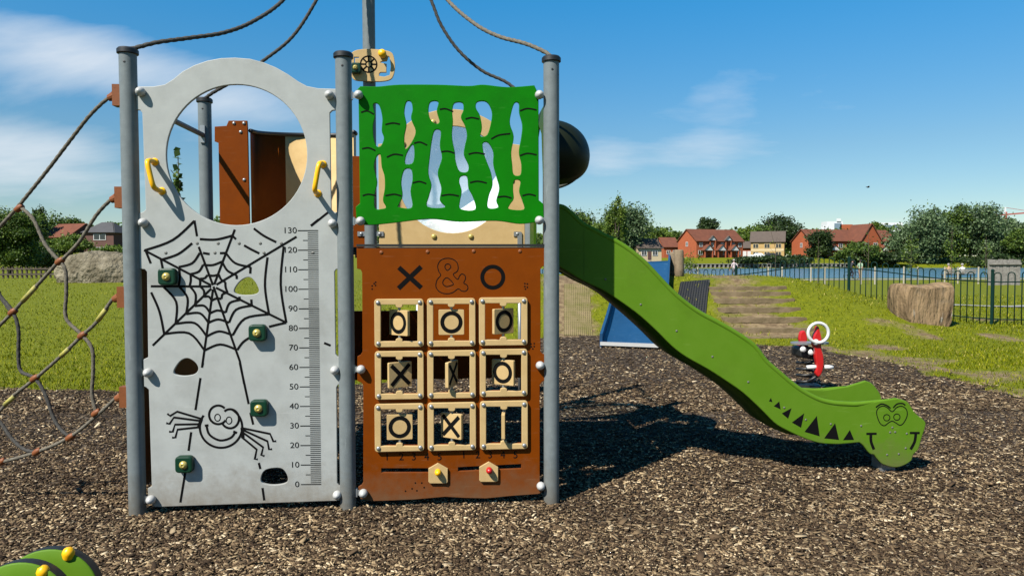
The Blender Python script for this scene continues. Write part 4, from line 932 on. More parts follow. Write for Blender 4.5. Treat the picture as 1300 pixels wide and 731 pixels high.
nrope(z8((-60, 60), (0, 135), (40, 185), (57, 240), (57, 320), (65, 368), (108, 390), (140, 440), (165, 510), (190, 550), (218, 572)), 'rope_dark')
nrope(z8((-60, 470), (0, 525), (40, 580), (80, 612), (118, 617)), 'rope_dark')
nrope([(-20, 345), (-10, 352), (0, 375), (14, 396)], 'rope_dark')
def joint(x, y, s=1.0, m='clamp_brown', tilt=0.6):
    p = nd_(x, y); d = np.array([math.cos(tilt), 0, math.sin(tilt)])
    o = MB().lathe(p - d * 0.028 * s, d, [(0, 0.014 * s), (0.006 * s, 0.018 * s), (0.03 * s, 0.021 * s), (0.05 * s, 0.018 * s), (0.056 * s, 0.013 * s)], 10).build('rope_joint', m, net); smooth_by_angle(o, 50)
for x, y in z7((75, 500), (232, 705)) + z8((40, 185), (255, 257), (108, 390), (298, 497), (218, 572), (115, 617), (5, 648)): joint(x, y, 0.84)
for a_, b_ in (((112, 106), (70, 152)), ((328, 177), (302, 212)), ((214, 298), (188, 322)), ((45, 445), (15, 472))):
    P = [nd_(*q) for q in z8(a_, b_)]; MB().tube([P[0], (P[0] + P[1]) / 2, P[1]], 0.0128, 8).build('yellow_tape', 'tape', net, True)
for x, y in an:
    p = FR.px(x + 3, y); MB().box(FR.W(p[0] - 0.004, p[1], 0.0), (0.036, 0.105, 0.05), (FR.U, FR.Z, FR.N)).tube([FR.W(p[0] - 0.02, p[1], 0.0), FR.W(p[0] - 0.032, p[1] - 0.006, 0.0), FR.W(p[0] - 0.05, p[1] - 0.012, 0.0)], [0.024, 0.021, 0.016], 12).build('post_clamp', 'clamp_brown', net)
# ------------------------------------------------------------------ around the mound
def terr(px, py, zoff=0.0, y0=3.0, y1=220.0):
    """first point where the pixel's ray meets the terrain"""
    d = ray(px, py); t = y0 / d[1]; st = 0.02
    while t * d[1] < y1:
        p = CAM + d * t
        if p[2] <= zat(p[0], p[1]) + zoff: return p
        t += st; st = max(0.02, t * 0.004)
    return CAM + d * t

# blue embankment slide
bs = thing('embankment_slide', (1.85, 11.1, 0), 'wide blue slide running down the grassy mound', 'slide')
b0 = on_ground(763, 434, 0.06); b1 = on_ground(843, 437, 0.06); Yt = 14.4
t0 = at_depth(789, 333, Yt); t1 = at_depth(850, 330, Yt)
def lerp(a, b, t): return np.asarray(a) * (1 - t) + np.asarray(b) * t
V = []; F = []; nS = 24
prof_t = np.linspace(0, 1, nS)
for t in prof_t:
    l = lerp(b0, t0, t); r = lerp(b1, t1, t); hump = -0.16 * math.sin(math.pi * t) * (1 - t) - 0.02 * (t < 0.06)
    for f in (0.0, 0.03, 0.5, 0.97, 1.0):
        p = lerp(l, r, f); p[2] += hump + (0.0 if f in (0.0, 1.0) else -0.012) + (0.012 if f in (0.0, 1.0) else 0); V.append(p)
for i in range(nS - 1):
    for q in range(4): F.append((i * 5 + q, i * 5 + q + 1, (i + 1) * 5 + q + 1, (i + 1) * 5 + q))
sb = mesh('slide_bed', V, F, 'slide_blue', bs, True); md = sb.modifiers.new('thickness', 'SOLIDIFY'); md.thickness = 0.02
for f in (0, 4):
    P = np.array([V[i * 5 + f] for i in range(nS)]); mb = MB(); k = len(P)
    W = [p + np.array([dx, 0, dz]) for p in P for dx, dz in ((-0.02, -0.10), (0.02, -0.10), (0.02, 0.13), (-0.02, 0.13))]
    Fq = []
    for i in range(k - 1):
        for q in range(4): Fq.append((i * 4 + q, i * 4 + (q + 1) % 4, (i + 1) * 4 + (q + 1) % 4, (i + 1) * 4 + q))
    Fq += [(3, 2, 1, 0), tuple((k - 1) * 4 + q for q in range(4))]
    mb.add(W, Fq); mb.build('slide_edge', 'slide_blue', bs)
lip = MB(); lip.bar(lerp(b0, b1, -0.01) + (0, -0.02, -0.02), lerp(b0, b1, 1.01) + (0, -0.02, -0.02), 0.06, 0.05); lip.build('slide_lip', 'silver_cap', bs)
# timber posts at the head of the blue slide
for (x, h0, h1, r) in ((854.5, 360, 320, 0.075), (862, 366, 317, 0.095)):
    Y = 14.3 if x < 858 else 13.9; p = at_depth(x, 350, Y); z0 = zat(p[0], Y) - 0.2; z1_ = at_depth(x, h1, Y)[2]
    o = MB().tube([(p[0], Y, z0), (p[0] + 0.004, Y, (z0 + z1_) / 2), (p[0] - 0.006, Y, z1_ - 0.03), (p[0] - 0.006, Y, z1_)], [r, r, r * 0.97, r * 0.85], 14).build('timber_post', 'timber', None, True, origin=(p[0], Y, zat(p[0], Y)))
    tag(o, 'thick round timber post beside the black mat' if x > 858 else 'slimmer timber post at the blue slide edge', 'post', 'timber posts at the slide head')
# mats on the slope: rubber grid sheets with raised bars
def slope_mat(name, quad, m, label, nu, nv, dz, rel=0.014):
    P = [terr(*q) for q in quad]; V = []; F = []; res = 3
    U, Vn = nu * res, nv * res
    for j in range(Vn + 1):
        for i in range(U + 1):
            a = lerp(P[0], P[1], i / U); b = lerp(P[3], P[2], i / U); p = lerp(a, b, j / Vn)
            ring_ = (i % res == 0) or (j % res == 0)
            p[2] = zat(p[0], p[1]) + dz + (rel if ring_ else -rel * 0.5); V.append(p)
    for j in range(Vn):
        for i in range(U): F.append((j * (U + 1) + i, j * (U + 1) + i + 1, (j + 1) * (U + 1) + i + 1, (j + 1) * (U + 1) + i))
    o = mesh(name, V, F, m); tag(o, label, 'rubber mat'); return o
slope_mat('rubber_mat', [(850, 424), (893, 424), (901, 359.5), (864, 359.5)], 'black_rubber', 'black rubber grid mat lying up the mound beside the blue slide', 12, 24, 0.012)
mat('worn_mat', (0.27, 0.205, 0.115), 0.95, 0.9, 3, 0.4, 40, c2=(0.13, 0.13, 0.035), spec=0.05)
slope_mat('rubber_mat', [(716, 427), (752, 427), (748, 362), (716, 362)], 'worn_mat', 'earth filled worn grid mat on the mound behind the slide', 14, 24, 0.006, 0.007)
# timber steps up the mound
mat('step_wood', (0.27, 0.20, 0.125), 0.95, 0.9, 5, 0.8, 30, c2=(0.11, 0.085, 0.04), spec=0.05)
for i, y in enumerate((364.5, 371, 380, 391.5, 404, 417.5, 429)):
    xl, xr = 917 + i * 1.5, 990 + i * 3.0; Yc = STEP_Y[6 - i] + 0.0; z = STEP_Z[6 - i] - 0.022; a = np.array([3.5 + 0.06 * (Yc - 11), Yc, z]); b = np.array([4.93 + 0.06 * (Yc - 11), Yc, z]); mb = MB(); n = 9; Vv = []; Fv = []
    for q in range(n):
        t = q / (n - 1); p = lerp(a, b, t); jy = 0.03 * (random.random() - 0.5); jz = 0.016 * (random.random() - 0.5)
        for dy, dz in ((-0.05, -0.10), (0.07, -0.10), (0.06, -0.012), (-0.045, -0.016)): Vv.append((p[0], Yc + dy + jy, z + dz + jz))
    for q in range(n - 1):
        for s_ in range(4): Fv.append((q * 4 + s_, q * 4 + (s_ + 1) % 4, (q + 1) * 4 + (s_ + 1) % 4, (q + 1) * 4 + s_))
    Fv += [(3, 2, 1, 0), tuple((n - 1) * 4 + s_ for s_ in range(4))]
    o = mesh('timber_step', Vv, Fv, 'step_wood', origin=((a[0] + b[0]) / 2, Yc, z)); tag(o, ('lowest', 'second lowest', 'third lowest', 'middle', 'third highest', 'second highest', 'highest')[6 - i] + ' half buried timber edge of the earth steps up the mound', 'step', 'timber steps up the mound')
# big log standing at the foot of the mound
lp = terr(1182, 413); lp[2] = zat(lp[0], lp[1])
sc_ = lp[1] / FPX
oL = [(1149, 362), (1163, 360.5), (1175, 363), (1186, 361.5), (1200, 360.5), (1214, 359), (1215.5, 375), (1214, 395), (1211, 411), (1204, 415.5), (1190, 416), (1170, 416), (1152, 412), (1147, 385)]
pts = catmull([((x - 1182) * sc_, (412 - y) * sc_ + 0.0) for x, y in oL], 6)
V, F = [], []; nl = 7; k = len(pts); ctr2 = pts.mean(0)
for j in range(nl):
    t = j / (nl - 1) * 2 - 1; dep = 0.34 * t; sh = 1 - 0.16 * abs(t) ** 3
    for i, (u, v) in enumerate(pts):
        uu = ctr2[0] + (u - ctr2[0]) * sh; vv = ctr2[1] + (v - ctr2[1]) * (sh if v > ctr2[1] else 1.0)
        nz = 0.035 * (float(vnoise(uu * 9, t * 3 + vv * 1.2, 1.0, 21)) - 0.5) + 0.02 * (float(vnoise(uu * 25, vv * 2, 1, 22)) - 0.5)
        V.append((lp[0] + uu + nz, lp[1] + 0.34 + dep + nz, max(vv, -0.1) + zat(lp[0], lp[1])))
for j in range(nl - 1):
    for i in range(k): F.append((j * k + i, j * k + (i + 1) % k, (j + 1) * k + (i + 1) % k, (j + 1) * k + i))
F += [tuple(range(k))[::-1], tuple((nl - 1) * k + i for i in range(k))]
mat('log_wood', (0.42, 0.29, 0.16), 0.9, 1.0, 4, 1.0, 9, c2=(0.10, 0.066, 0.04), detail=12, bdist=0.08, spec=0.05); wear('log_wood', (0.52, 0.48, 0.40), (0.20, 0.18, 0.15), (1.5, 1.5, 0.5), 0.7, 0.9, grime_scale=1.6)
lg = mesh('cut_log', V, F, 'log_wood', origin=tuple(lp)); tag(lg, 'big weathered cut log with pale split face at the mound foot', 'log')
nt = MATS['log_wood'].node_tree
for n in nt.nodes:
    if n.type == 'TEX_NOISE' and not n.inputs['Vector'].links[0].from_node.type == 'MAPPING':
        mp = nt.nodes.new('ShaderNodeMapping'); mp.inputs['Scale'].default_value = (1.3, 1.3, 0.42); src = n.inputs['Vector'].links[0].from_socket; nt.links.new(src, mp.inputs[0]); nt.links.new(mp.outputs[0], n.inputs['Vector'])

# ------------------------------------------------------------------ bow-top fence
fA = np.array([12.2, 11.6]); fB = np.array([-1.5, 25.2]); fd = (fB - fA) / np.linalg.norm(fB - fA)
fence = thing('bow_top_fence', (fA[0], fA[1], 0), 'dark green bow topped metal fence running behind the mound', 'fence')
HW = 0.115; FH = 1.05
a = np.linspace(0, math.pi, 9); P = [(-HW / 2, 0, 0.02)] + [(-HW / 2, 0, 0.5)] + [(-HW / 2 * math.cos(t), 0, FH - HW / 2 + HW / 2 * math.sin(t)) for t in a] + [(HW / 2, 0, 0.5), (HW / 2, 0, 0.02)]
ho_ = MB().tube(P, 0.0105, 6).build('hoop_master', 'fence_green', None, True); hoop_me = ho_.data; bpy.data.objects.remove(ho_)
flen = np.linalg.norm(fB - fA); fang = math.atan2(fd[1], fd[0]); nh = int(flen / (HW * 2))
for i in range(nh):
    s_ = (i + 0.5) * HW * 2; p = fA + fd * s_; o = bpy.data.objects.new('bow_hoop', hoop_me); col.objects.link(o); o.parent = fence; o.location = (p[0] - fA[0], p[1] - fA[1], zat(*p)); o.rotation_euler = (0, 0, fang)
for i in range(int(flen / 2.75) + 1):
    p = fA + fd * (i * 2.75 + 0.9); z = zat(*p)
    if i * 2.75 + 0.9 > flen: break
    mb = MB(); mb.box((p[0], p[1], z + 0.5), (0.05, 0.05, 1.16), ((fd[0], fd[1], 0), (-fd[1], fd[0], 0), (0, 0, 1))); mb.lathe((p[0], p[1], z + 1.08), (0, 0, 1), [(0, 0.036), (0.02, 0.034), (0.035, 0.02), (0.04, 0)], 8); mb.build('fence_post', 'fence_green', fence)
for hz in (0.12, 0.86):
    Q = [fA + fd * t for t in np.linspace(0, flen, 40)]; mb = MB()
    mb.tube([(q[0], q[1], zat(*q) + hz) for q in Q], 0.012, 4); mb.build('rail', 'fence_green', fence)

# ------------------------------------------------------------------ spring rider (red aeroplane shape)
sr = thing('spring_rider', (*on_ground(1033, 497)[:2], 0), 'red spring rider with white hoop handle and grey wings', 'spring rider')
SY = on_ground(1033, 497)[1]
def sp_(x, y, dy=0.0): return at_depth(x, y, SY + dy)
hp = []
for i in range(120):
    t = i / 119; c = sp_(1023, 495, 0.22); top_z = sp_(1023, 452, 0.22)[2]; hp.append((c[0] + 0.085 * math.cos(t * 2 * math.pi * 4.5), c[1] + 0.085 * math.sin(t * 2 * math.pi * 4.5), 0.03 + t * (top_z - 0.03)))
MB().tube(hp, 0.0135, 8).build('spring', 'cap_black', sr, True)
MB().lathe((sp_(1023, 495, 0.22)[0], SY + 0.22, -0.02), (0, 0, 1), [(0, 0.14), (0.05, 0.14), (0.06, 0.12)], 18).build('spring_base', 'cap_black', sr)
zq = lambda *P: Z2(P, 6.089, 990, 390)
RF = Frame((sp_(1040, 450)[0], SY, 0), (1, 0, 0))
nose = catmull(RF.pxs(zq((285, 150), (300, 150), (310, 185), (322, 240), (318, 310), (335, 370), (338, 450), (320, 515), (295, 535), (275, 505), (285, 450), (275, 390), (272, 330), (255, 280), (262, 220), (278, 185))), 4)
plate('body', RF, [nose], -0.02, 0.06, 'red', sr, 0.012)
pb2 = RF.px(*zq((320, 400))[0]); 
MB().tube([RF.W(*RF.px(*q), -0.055) for q in zq((320, 240), (332, 330), (342, 400), (342, 470), (322, 530), (290, 548), (235, 580))], 0.014, 8).build('body_frame', 'cap_black', sr, True)
hc_ = RF.px(*zq((287, 195))[0]); hr = (RF.px(*zq((365, 195))[0]) - hc_)[0]
MB().tube([RF.W(hc_[0] + hr * math.cos(t), hc_[1] + hr * math.sin(t) * 0.97, 0.03) for t in np.linspace(0, 2 * math.pi, 36, endpoint=False)], 0.0155, 10, closed=True).build('hoop_handle', 'white', sr, True)
tail = RF.pxs(zq((148, 262), (150, 200), (172, 180), (195, 190), (205, 262)), -0.30)
plate('seat_back', RF, [catmull(tail, 4)], -0.30, 0.05, 'red', sr, 0.012)
wl0 = RF.px(*zq((85, 272))[0], -0.16); wr0 = RF.px(*zq((375, 278))[0], -0.16); mb = MB(); k = 28
wc = (wl0 + wr0) / 2; hw = (wr0 - wl0)[0] / 2
W_ = [(wc[0] + hw * math.copysign(abs(math.cos(t)) ** 0.8, math.cos(t)), 0.09 * math.sin(t)) for t in np.linspace(0, 2 * math.pi, k, endpoint=False)]
mb.add([RF.W(u, wc[1] + 0.008, -0.16 + d) for u, d in W_] + [RF.W(u, wc[1] - 0.010, -0.16 + d) for u, d in W_], [tuple(range(k)), tuple(range(2 * k - 1, k - 1, -1))] + [(i, (i + 1) % k, k + (i + 1) % k, k + i) for i in range(k)])
mb.build('wing', 'galv', sr)
eb = RF.px(*zq((215, 352))[0], -0.10); V_, F_ = curve_mesh([rrect(eb[0], eb[1], 0.155, 0.105, 0.03)], 0.22, 0.015)
mesh('seat_block', RF.WV(V_, -0.21), F_, 'cap_black', sr)
MB().box(RF.W(RF.px(*zq((178, 285))[0], -0.27)[0], RF.px(*zq((178, 300))[0], -0.27)[1], -0.28), (0.05, 0.16, 0.04)).build('seat_back_post', 'red', sr)
for q in ((202, 332), (265, 355), (272, 268)):
    u, v = RF.px(*zq(q)[0]); bolt(RF, u, v, -0.07 if q[0] < 270 else 0.02, 0.03, 'white', sr, 'white_cap', 12, 0.7)
for q0, q1 in (((215, 465), (305, 463)), ((350, 463), (418, 466))):
    a_ = RF.W(*RF.px(*zq(q0)[0]), -0.02); b_ = RF.W(*RF.px(*zq(q1)[0]), -0.02); MB().tube([a_, (a_ + b_) / 2, b_], [0.018, 0.022, 0.018], 10).build('foot_peg', 'white', sr, True)

# ------------------------------------------------------------------ green disc rocker in the near corner
gt = thing('disc_rocker', (-1.62, 2.15, 0), 'green rocker of two round plates with yellow knobs on a spring', 'spring rider')
for k_, (cx, cy_, Y, R_) in enumerate(((60, 760, 2.22, 0.155), (22, 776, 2.10, 0.145))):
    c = at_depth(cx, cy_, Y); nrm = np.array([0.14, -0.97, 0.10]); nrm /= np.linalg.norm(nrm); mb = MB()
    mb.lathe(c, nrm, [(-0.046, R_ - 0.004), (-0.042, R_), (-0.001, R_)], 48, 1); mb.lathe(c, nrm, [(-0.0005, R_), (0.002, R_ - 0.001), (0.004, R_ - 0.004), (0.0045, R_ - 0.05)], 48, 0)
    o = mb.build('round_plate', ['slide_green', 'cap_black'], gt); smooth_by_angle(o, 40)
for (x, y, Y) in ((87, 695, 2.245), (55, 718, 2.13)):
    p = at_depth(x, y, Y); smooth_by_angle(MB().lathe(p + (0, 0, -0.03), (0.15, -0.3, 0.95), [(0, 0.017), (0.018, 0.019), (0.03, 0.014), (0.036, 0.0)], 14).build('yellow_knob', 'yellow', gt), 50)
hp = [(at_depth(40, 765, 2.3)[0] + 0.07 * math.cos(t * 25), 2.3 + 0.07 * math.sin(t * 25), 0.01 + 0.2 * t) for t in np.linspace(0, 1, 90)]
MB().tube(hp, 0.012, 8).build('spring', 'cap_black', gt, True)
pz = at_depth(40, 765, 2.3); MB().box((pz[0], 2.24, 0.215), (0.16, 0.2, 0.03)).build('spring_plate', 'cap_black', gt)
# ------------------------------------------------------------------ trees
leafmat('leaf_mid', [(0, (0.016, 0.036, 0.005)), (0.5, (0.050, 0.092, 0.012)), (1, (0.115, 0.17, 0.024))])
leafmat('leaf_bright', [(0, (0.03, 0.06, 0.006)), (0.5, (0.075, 0.125, 0.014)), (1, (0.14, 0.19, 0.025))])
leafmat('leaf_dark', [(0, (0.008, 0.018, 0.005)), (0.5, (0.020, 0.042, 0.010)), (1, (0.05, 0.08, 0.018))])
leafmat('leaf_silver', [(0, (0.022, 0.045, 0.014)), (0.5, (0.068, 0.115, 0.042)), (1, (0.17, 0.235, 0.115))])
def crown_points(n, c, rad, K, spread, bottom=-0.75):
    """leaf positions gathered in K clumps that fill an uneven ellipsoid"""
    cc = []
    while len(cc) < K:
        v = rng.normal(size=3); v /= np.linalg.norm(v); v *= (0.35 + 0.65 * rng.random() ** 0.5)
        if v[2] > bottom: cc.append(v)
    cc = np.array(cc); wob = 1 + 0.46 * (rng.random(K) - 0.5); cc *= wob[:, None]
    idx = rng.integers(0, K, n); sz = spread * (0.6 + 0.8 * rng.random(K))
    p = cc[idx] + rng.normal(size=(n, 3)) * sz[idx][:, None] * np.array([1, 1, 0.75])
    return np.asarray(c) + p * np.asarray(rad), np.asarray(c) + cc * np.asarray(rad)
def leaf_quads(P, size, aspect=0.55, up=0.0):
    n = len(P); d = rng.normal(size=(n, 3)); d[:, 2] += up; d /= np.linalg.norm(d, axis=1, keepdims=True); r = rng.normal(size=(n, 3)); s = np.cross(d, r); s /= np.linalg.norm(s, axis=1, keepdims=True)
    L = size * (0.6 + 0.8 * rng.random(n)); V = np.stack([P - d * (L / 2)[:, None], P + s * (L * aspect / 2)[:, None], P + d * (L / 2)[:, None], P - s * (L * aspect / 2)[:, None]], 1)
    return V.reshape(-1, 3), np.arange(n * 4).reshape(n, 4)
def tree(name, px, top, bottom, wpx, Y, m, label, cat='tree', group=None, n=2600, K=34, spread=0.2, leaf=None, trunk=0.25, zbase=None, bottomcut=-0.75, dx=0.0):
    p0 = at_depth(px, top, Y); X = p0[0]; zt = p0[2]; zb = zat(X, Y) if zbase is None else zbase
    zlow = at_depth(px, bottom, Y)[2]; zlow = max(zlow, zb + 0.1); H = zt - zlow; W = wpx * Y / FPX
    t = thing(name, (X, Y, zb), label, cat, group)
    c = (X, Y, zlow + H * 0.47); rad = (W / 2 * 0.86, W / 2 * 0.8, H / 2 * 0.88)
    n = int(n * 2.2); P, cc = crown_points(n, c, rad, K, spread * 1.25, bottomcut); P = P[P[:, 2] > zb + 0.02]
    V, Q = leaf_quads(P, leaf or max(0.06, 2.6 * Y / FPX), 0.7); fast_mesh('crown', V, Q, m, t)
    th = zt - zb; r0 = max(0.02, th * 0.022); mb = MB()
    tr = [(X, Y, zb - 0.2), (X + 0.01 * th, Y, zb + th * 0.3), (X - 0.01 * th, Y, zb + th * 0.6), (X, Y, zb + th * 0.85)]
    mb.tube(tr, [r0 * 1.25, r0, r0 * 0.6, r0 * 0.2], 8)
    for q in cc[:: max(1, K // 9)]:
        st = np.array([X, Y, zb + th * (0.25 + 0.3 * rng.random())]); mid = (st + q) / 2 + (0, 0, 0.04 * th); mb.tube([st, mid, q], [r0 * 0.45, r0 * 0.28, r0 * 0.08], 5)
    mb.build('trunk', 'bark', t, True); return t
G1 = 'trees across the lake'
tree('tree', 1168, 260, 344, 80, 196, 'leaf_silver', 'big rounded silvery green tree on the far lake bank', group=G1, n=7000, K=60, spread=0.13)
tree('tree', 1233, 256, 346, 82, 200, 'leaf_silver', 'tallest silvery tree beside the weathered timber wall', group=G1, n=7000, K=60, spread=0.13)
tree('tree', 1210, 262, 330, 44, 197, 'leaf_mid', 'yellowish green tree between two silvery ones', group=G1, n=3500, K=34, spread=0.15)
tree('tree', 1276, 278, 346, 62, 204, 'leaf_silver', 'lower silvery tree beneath the far red crane', group=G1, n=4500, K=40, spread=0.15)
tree('tree', 1297, 292, 352, 40, 190, 'leaf_mid', 'dark green tree past the weathered timber wall', group=G1, n=3000, K=30, spread=0.16)
tree('tree', 792, 246, 326, 66, 182, 'leaf_silver', 'large airy grey green tree rising behind the blue slide', group=G1, n=6500, K=60, spread=0.13)
tree('tree', 783, 250, 320, 26, 168, 'leaf_bright', 'narrow fresh green tree in front of the airy grey green one', group=G1, n=2200, K=30, spread=0.16)
tree('tree', 736, 262, 330, 46, 180, 'leaf_mid', 'rounded green tree beside the crocodile slide', group=G1, n=3500, K=34, spread=0.16)
tree('tree', 757, 282, 330, 40, 172, 'leaf_bright', 'bright green bushy tree left of the airy grey green one', group=G1, n=2500, K=26, spread=0.18)
tree('tree', 830, 284, 330, 40, 230, 'leaf_bright', 'bright green tree behind the small brown roofed house', group=G1, n=2500, K=26, spread=0.18)
tree('tree', 850, 288, 330, 34, 235, 'leaf_mid', 'low green tree between the brown roof and the red brick gable', group=G1, n=2200, K=24, spread=0.18)
tree('tree', 899, 276, 305, 26, 260, 'leaf_dark', 'dark rounded tree above the red brick terrace roof', group=G1, n=2200, K=24, spread=0.18)
tree('tree', 955, 289, 315, 34, 262, 'leaf_bright', 'low bright tree behind the red terrace end', group=G1, n=2000, K=24, spread=0.18)
tree('tree', 990, 271, 318, 52, 262, 'leaf_dark', 'big dark tree behind the yellow brick house', group=G1, n=4000, K=36, spread=0.16)
tree('tree', 974, 283, 318, 30, 258, 'leaf_mid', 'mid green tree against the big dark one', group=G1, n=2000, K=22, spread=0.18)
tree('tree', 1043, 291, 328, 36, 204, 'leaf_dark', 'dark spreading evergreen in front of the red brick wall', group=G1, n=2800, K=28, spread=0.18)
tree('tree', 1113, 281, 310, 28, 260, 'leaf_bright', 'bright green tree behind the red roofed gable', group=G1, n=1800, K=22, spread=0.18)
tree('shrub', 1090, 308, 342, 58, 191, 'leaf_mid', 'large rounded bush on the far bank beneath the red gable', 'shrub', 'bushes on the far bank', n=4200, K=36, spread=0.16)
tree('shrub', 1128, 318, 342, 50, 191, 'leaf_dark', 'dark bush under the silvery trees', 'shrub', 'bushes on the far bank', n=3000, K=28, spread=0.17)
tree('shrub', 1262, 322, 350, 70, 188, 'leaf_dark', 'dark low bush behind the weathered timber wall', 'shrub', 'bushes on the far bank', n=3000, K=28, spread=0.17)
for i, (x, w_, l) in enumerate(((950, 40, 'long dark hedge below the red terrace'), (985, 44, 'dark hedge below the yellow brick house'), (1014, 30, 'short dark hedge end below the dark evergreen'))):
    tree('hedge', x, 325, 342, w_, 191, 'leaf_dark', l, 'hedge', 'hedges on the far bank', n=2600, K=30, spread=0.2)
GL = 'trees by the left houses'
tree('tree', 12, 258, 350, 100, 62, 'leaf_mid', 'large dark green tree left of the far houses', group=GL, n=12000, K=70, spread=0.13, zbase=0.5)
tree('tree', 50, 262, 300, 22, 150, 'leaf_dark', 'small dark tree at the brown roofed house', group=GL, n=1500, K=20, spread=0.18)
tree('tree', 70, 269, 300, 24, 210, 'leaf_mid', 'thin sparse tree above the brown roof', group=GL, n=420, K=16, spread=0.22)
tree('tree', 92, 277, 300, 30, 215, 'leaf_mid', 'low green tree behind the brown roof ridge', group=GL, n=1600, K=20, spread=0.18)
tree('tree', 140, 280, 300, 26, 215, 'leaf_mid', 'green tree between the brick houses', group=GL, n=1600, K=20, spread=0.18)
tree('shrub', 84, 298, 326, 52, 120, 'leaf_bright', 'bushy shrub in front of the brown roofed house', 'shrub', 'shrubs by the left houses', n=3500, K=30, spread=0.17)
tree('shrub', 142, 312, 330, 44, 115, 'leaf_bright', 'low clipped shrub under the white windows', 'shrub', 'shrubs by the left houses', n=2600, K=28, spread=0.18)
tree('shrub', 50, 312, 345, 50, 75, 'leaf_dark', 'dark shrub beside the boulder', 'shrub', 'shrubs by the left houses', n=3000, K=28, spread=0.18, zbase=0.6)

# young trees with stakes between fence and lake
def sapling(px, top, Y, leafy, label, stakes=True, lean=0.0, nl=260, leafz=0.25, m='leaf_bright'):
    p = at_depth(px, top, Y); X = p[0]; zb = zat(X, Y); zt = p[2]; H = zt - zb; t = thing('young_tree', (X, Y, zb), label, 'young tree', 'young trees by the lake')
    mb = MB(); mb.tube([(X, Y, zb), (X + 0.01, Y, zb + H * 0.5), (X + lean, Y, zt)], [0.022, 0.016, 0.006], 6)
    tips = []
    for k in range(9):
        z = zb + H * (0.4 + 0.5 * rng.random()); a = rng.random() * 6.28; L = 0.16 * H * (1.1 - (z - zb) / H); q = (X + L * math.cos(a), Y + L * math.sin(a), z + L * 1.3); tips.append(q); mb.tube([(X, Y, z), q], [0.008, 0.004], 4)
    mb.build('trunk', 'bark', t)
    if leafy > 0:
        P, _ = crown_points(nl, (X + lean * 0.5, Y, zb + H * (1 - (1 - leafz) / 2)), (leafy * Y / FPX / 2, leafy * Y / FPX / 2, H * (1 - leafz) / 2), 16, 0.22, -1); V, Q = leaf_quads(P, max(0.09, 2.0 * Y / FPX), 0.7); fast_mesh('crown', V, Q, m, t)
    if stakes:
        for dx in (-0.45, 0.45): MB().tube([(X + dx, Y, zb - 0.1), (X + dx, Y, zb + 0.6), (X + dx, Y, zb + 1.15)], 0.05, 8).build('stake', 'stake', t)
    return t
sapling(877, 314, 44, 22, 'leafy young tree beside the walking man', nl=420)
sapling(985, 272, 46, 5, 'tall bare staked young tree on the mound skyline', lean=-0.6, nl=14)
sapling(1039, 300, 46, 9, 'thin staked young tree before the red brick wall', nl=60)
sapling(1103, 283, 46, 4, 'tall bare whip of a young tree by the cyclist', nl=12)
sapling(1157, 305, 46, 20, 'wide leafy young tree with stakes before the silvery trees', nl=300)
sapling(1209, 285, 48, 18, 'tall leafy young tree beside the seated couple', nl=420)
sapling(1252, 300, 46, 12, 'sparse young tree beside the weathered timber wall', nl=120)
t_ = sapling(226, 199, 9.0, 13, 'slender leafy young tree seen through the round hole', stakes=False, nl=150, leafz=0.62, m='leaf_mid')
# far woodland: one mass on the rising ground
nW = 60000; Xw = rng.random(nW) * 700 - 300; Yw = 290 + rng.random(nW) * 60
hump = 7 + 5.5 * vnoise(Xw, Yw * 0.3, 0.06, 31) + 3 * vnoise(Xw, Yw, 0.2, 32)
Pw = np.stack([Xw, Yw, height(Xw, Yw) + hump * rng.random(nW) ** 0.6], 1); V, Q = leaf_quads(Pw, 1.5, 0.8); wd = fast_mesh('woodland', V, Q, 'leaf_mid'); tag(wd, 'distant band of woodland along the horizon', 'woodland', kind='stuff')

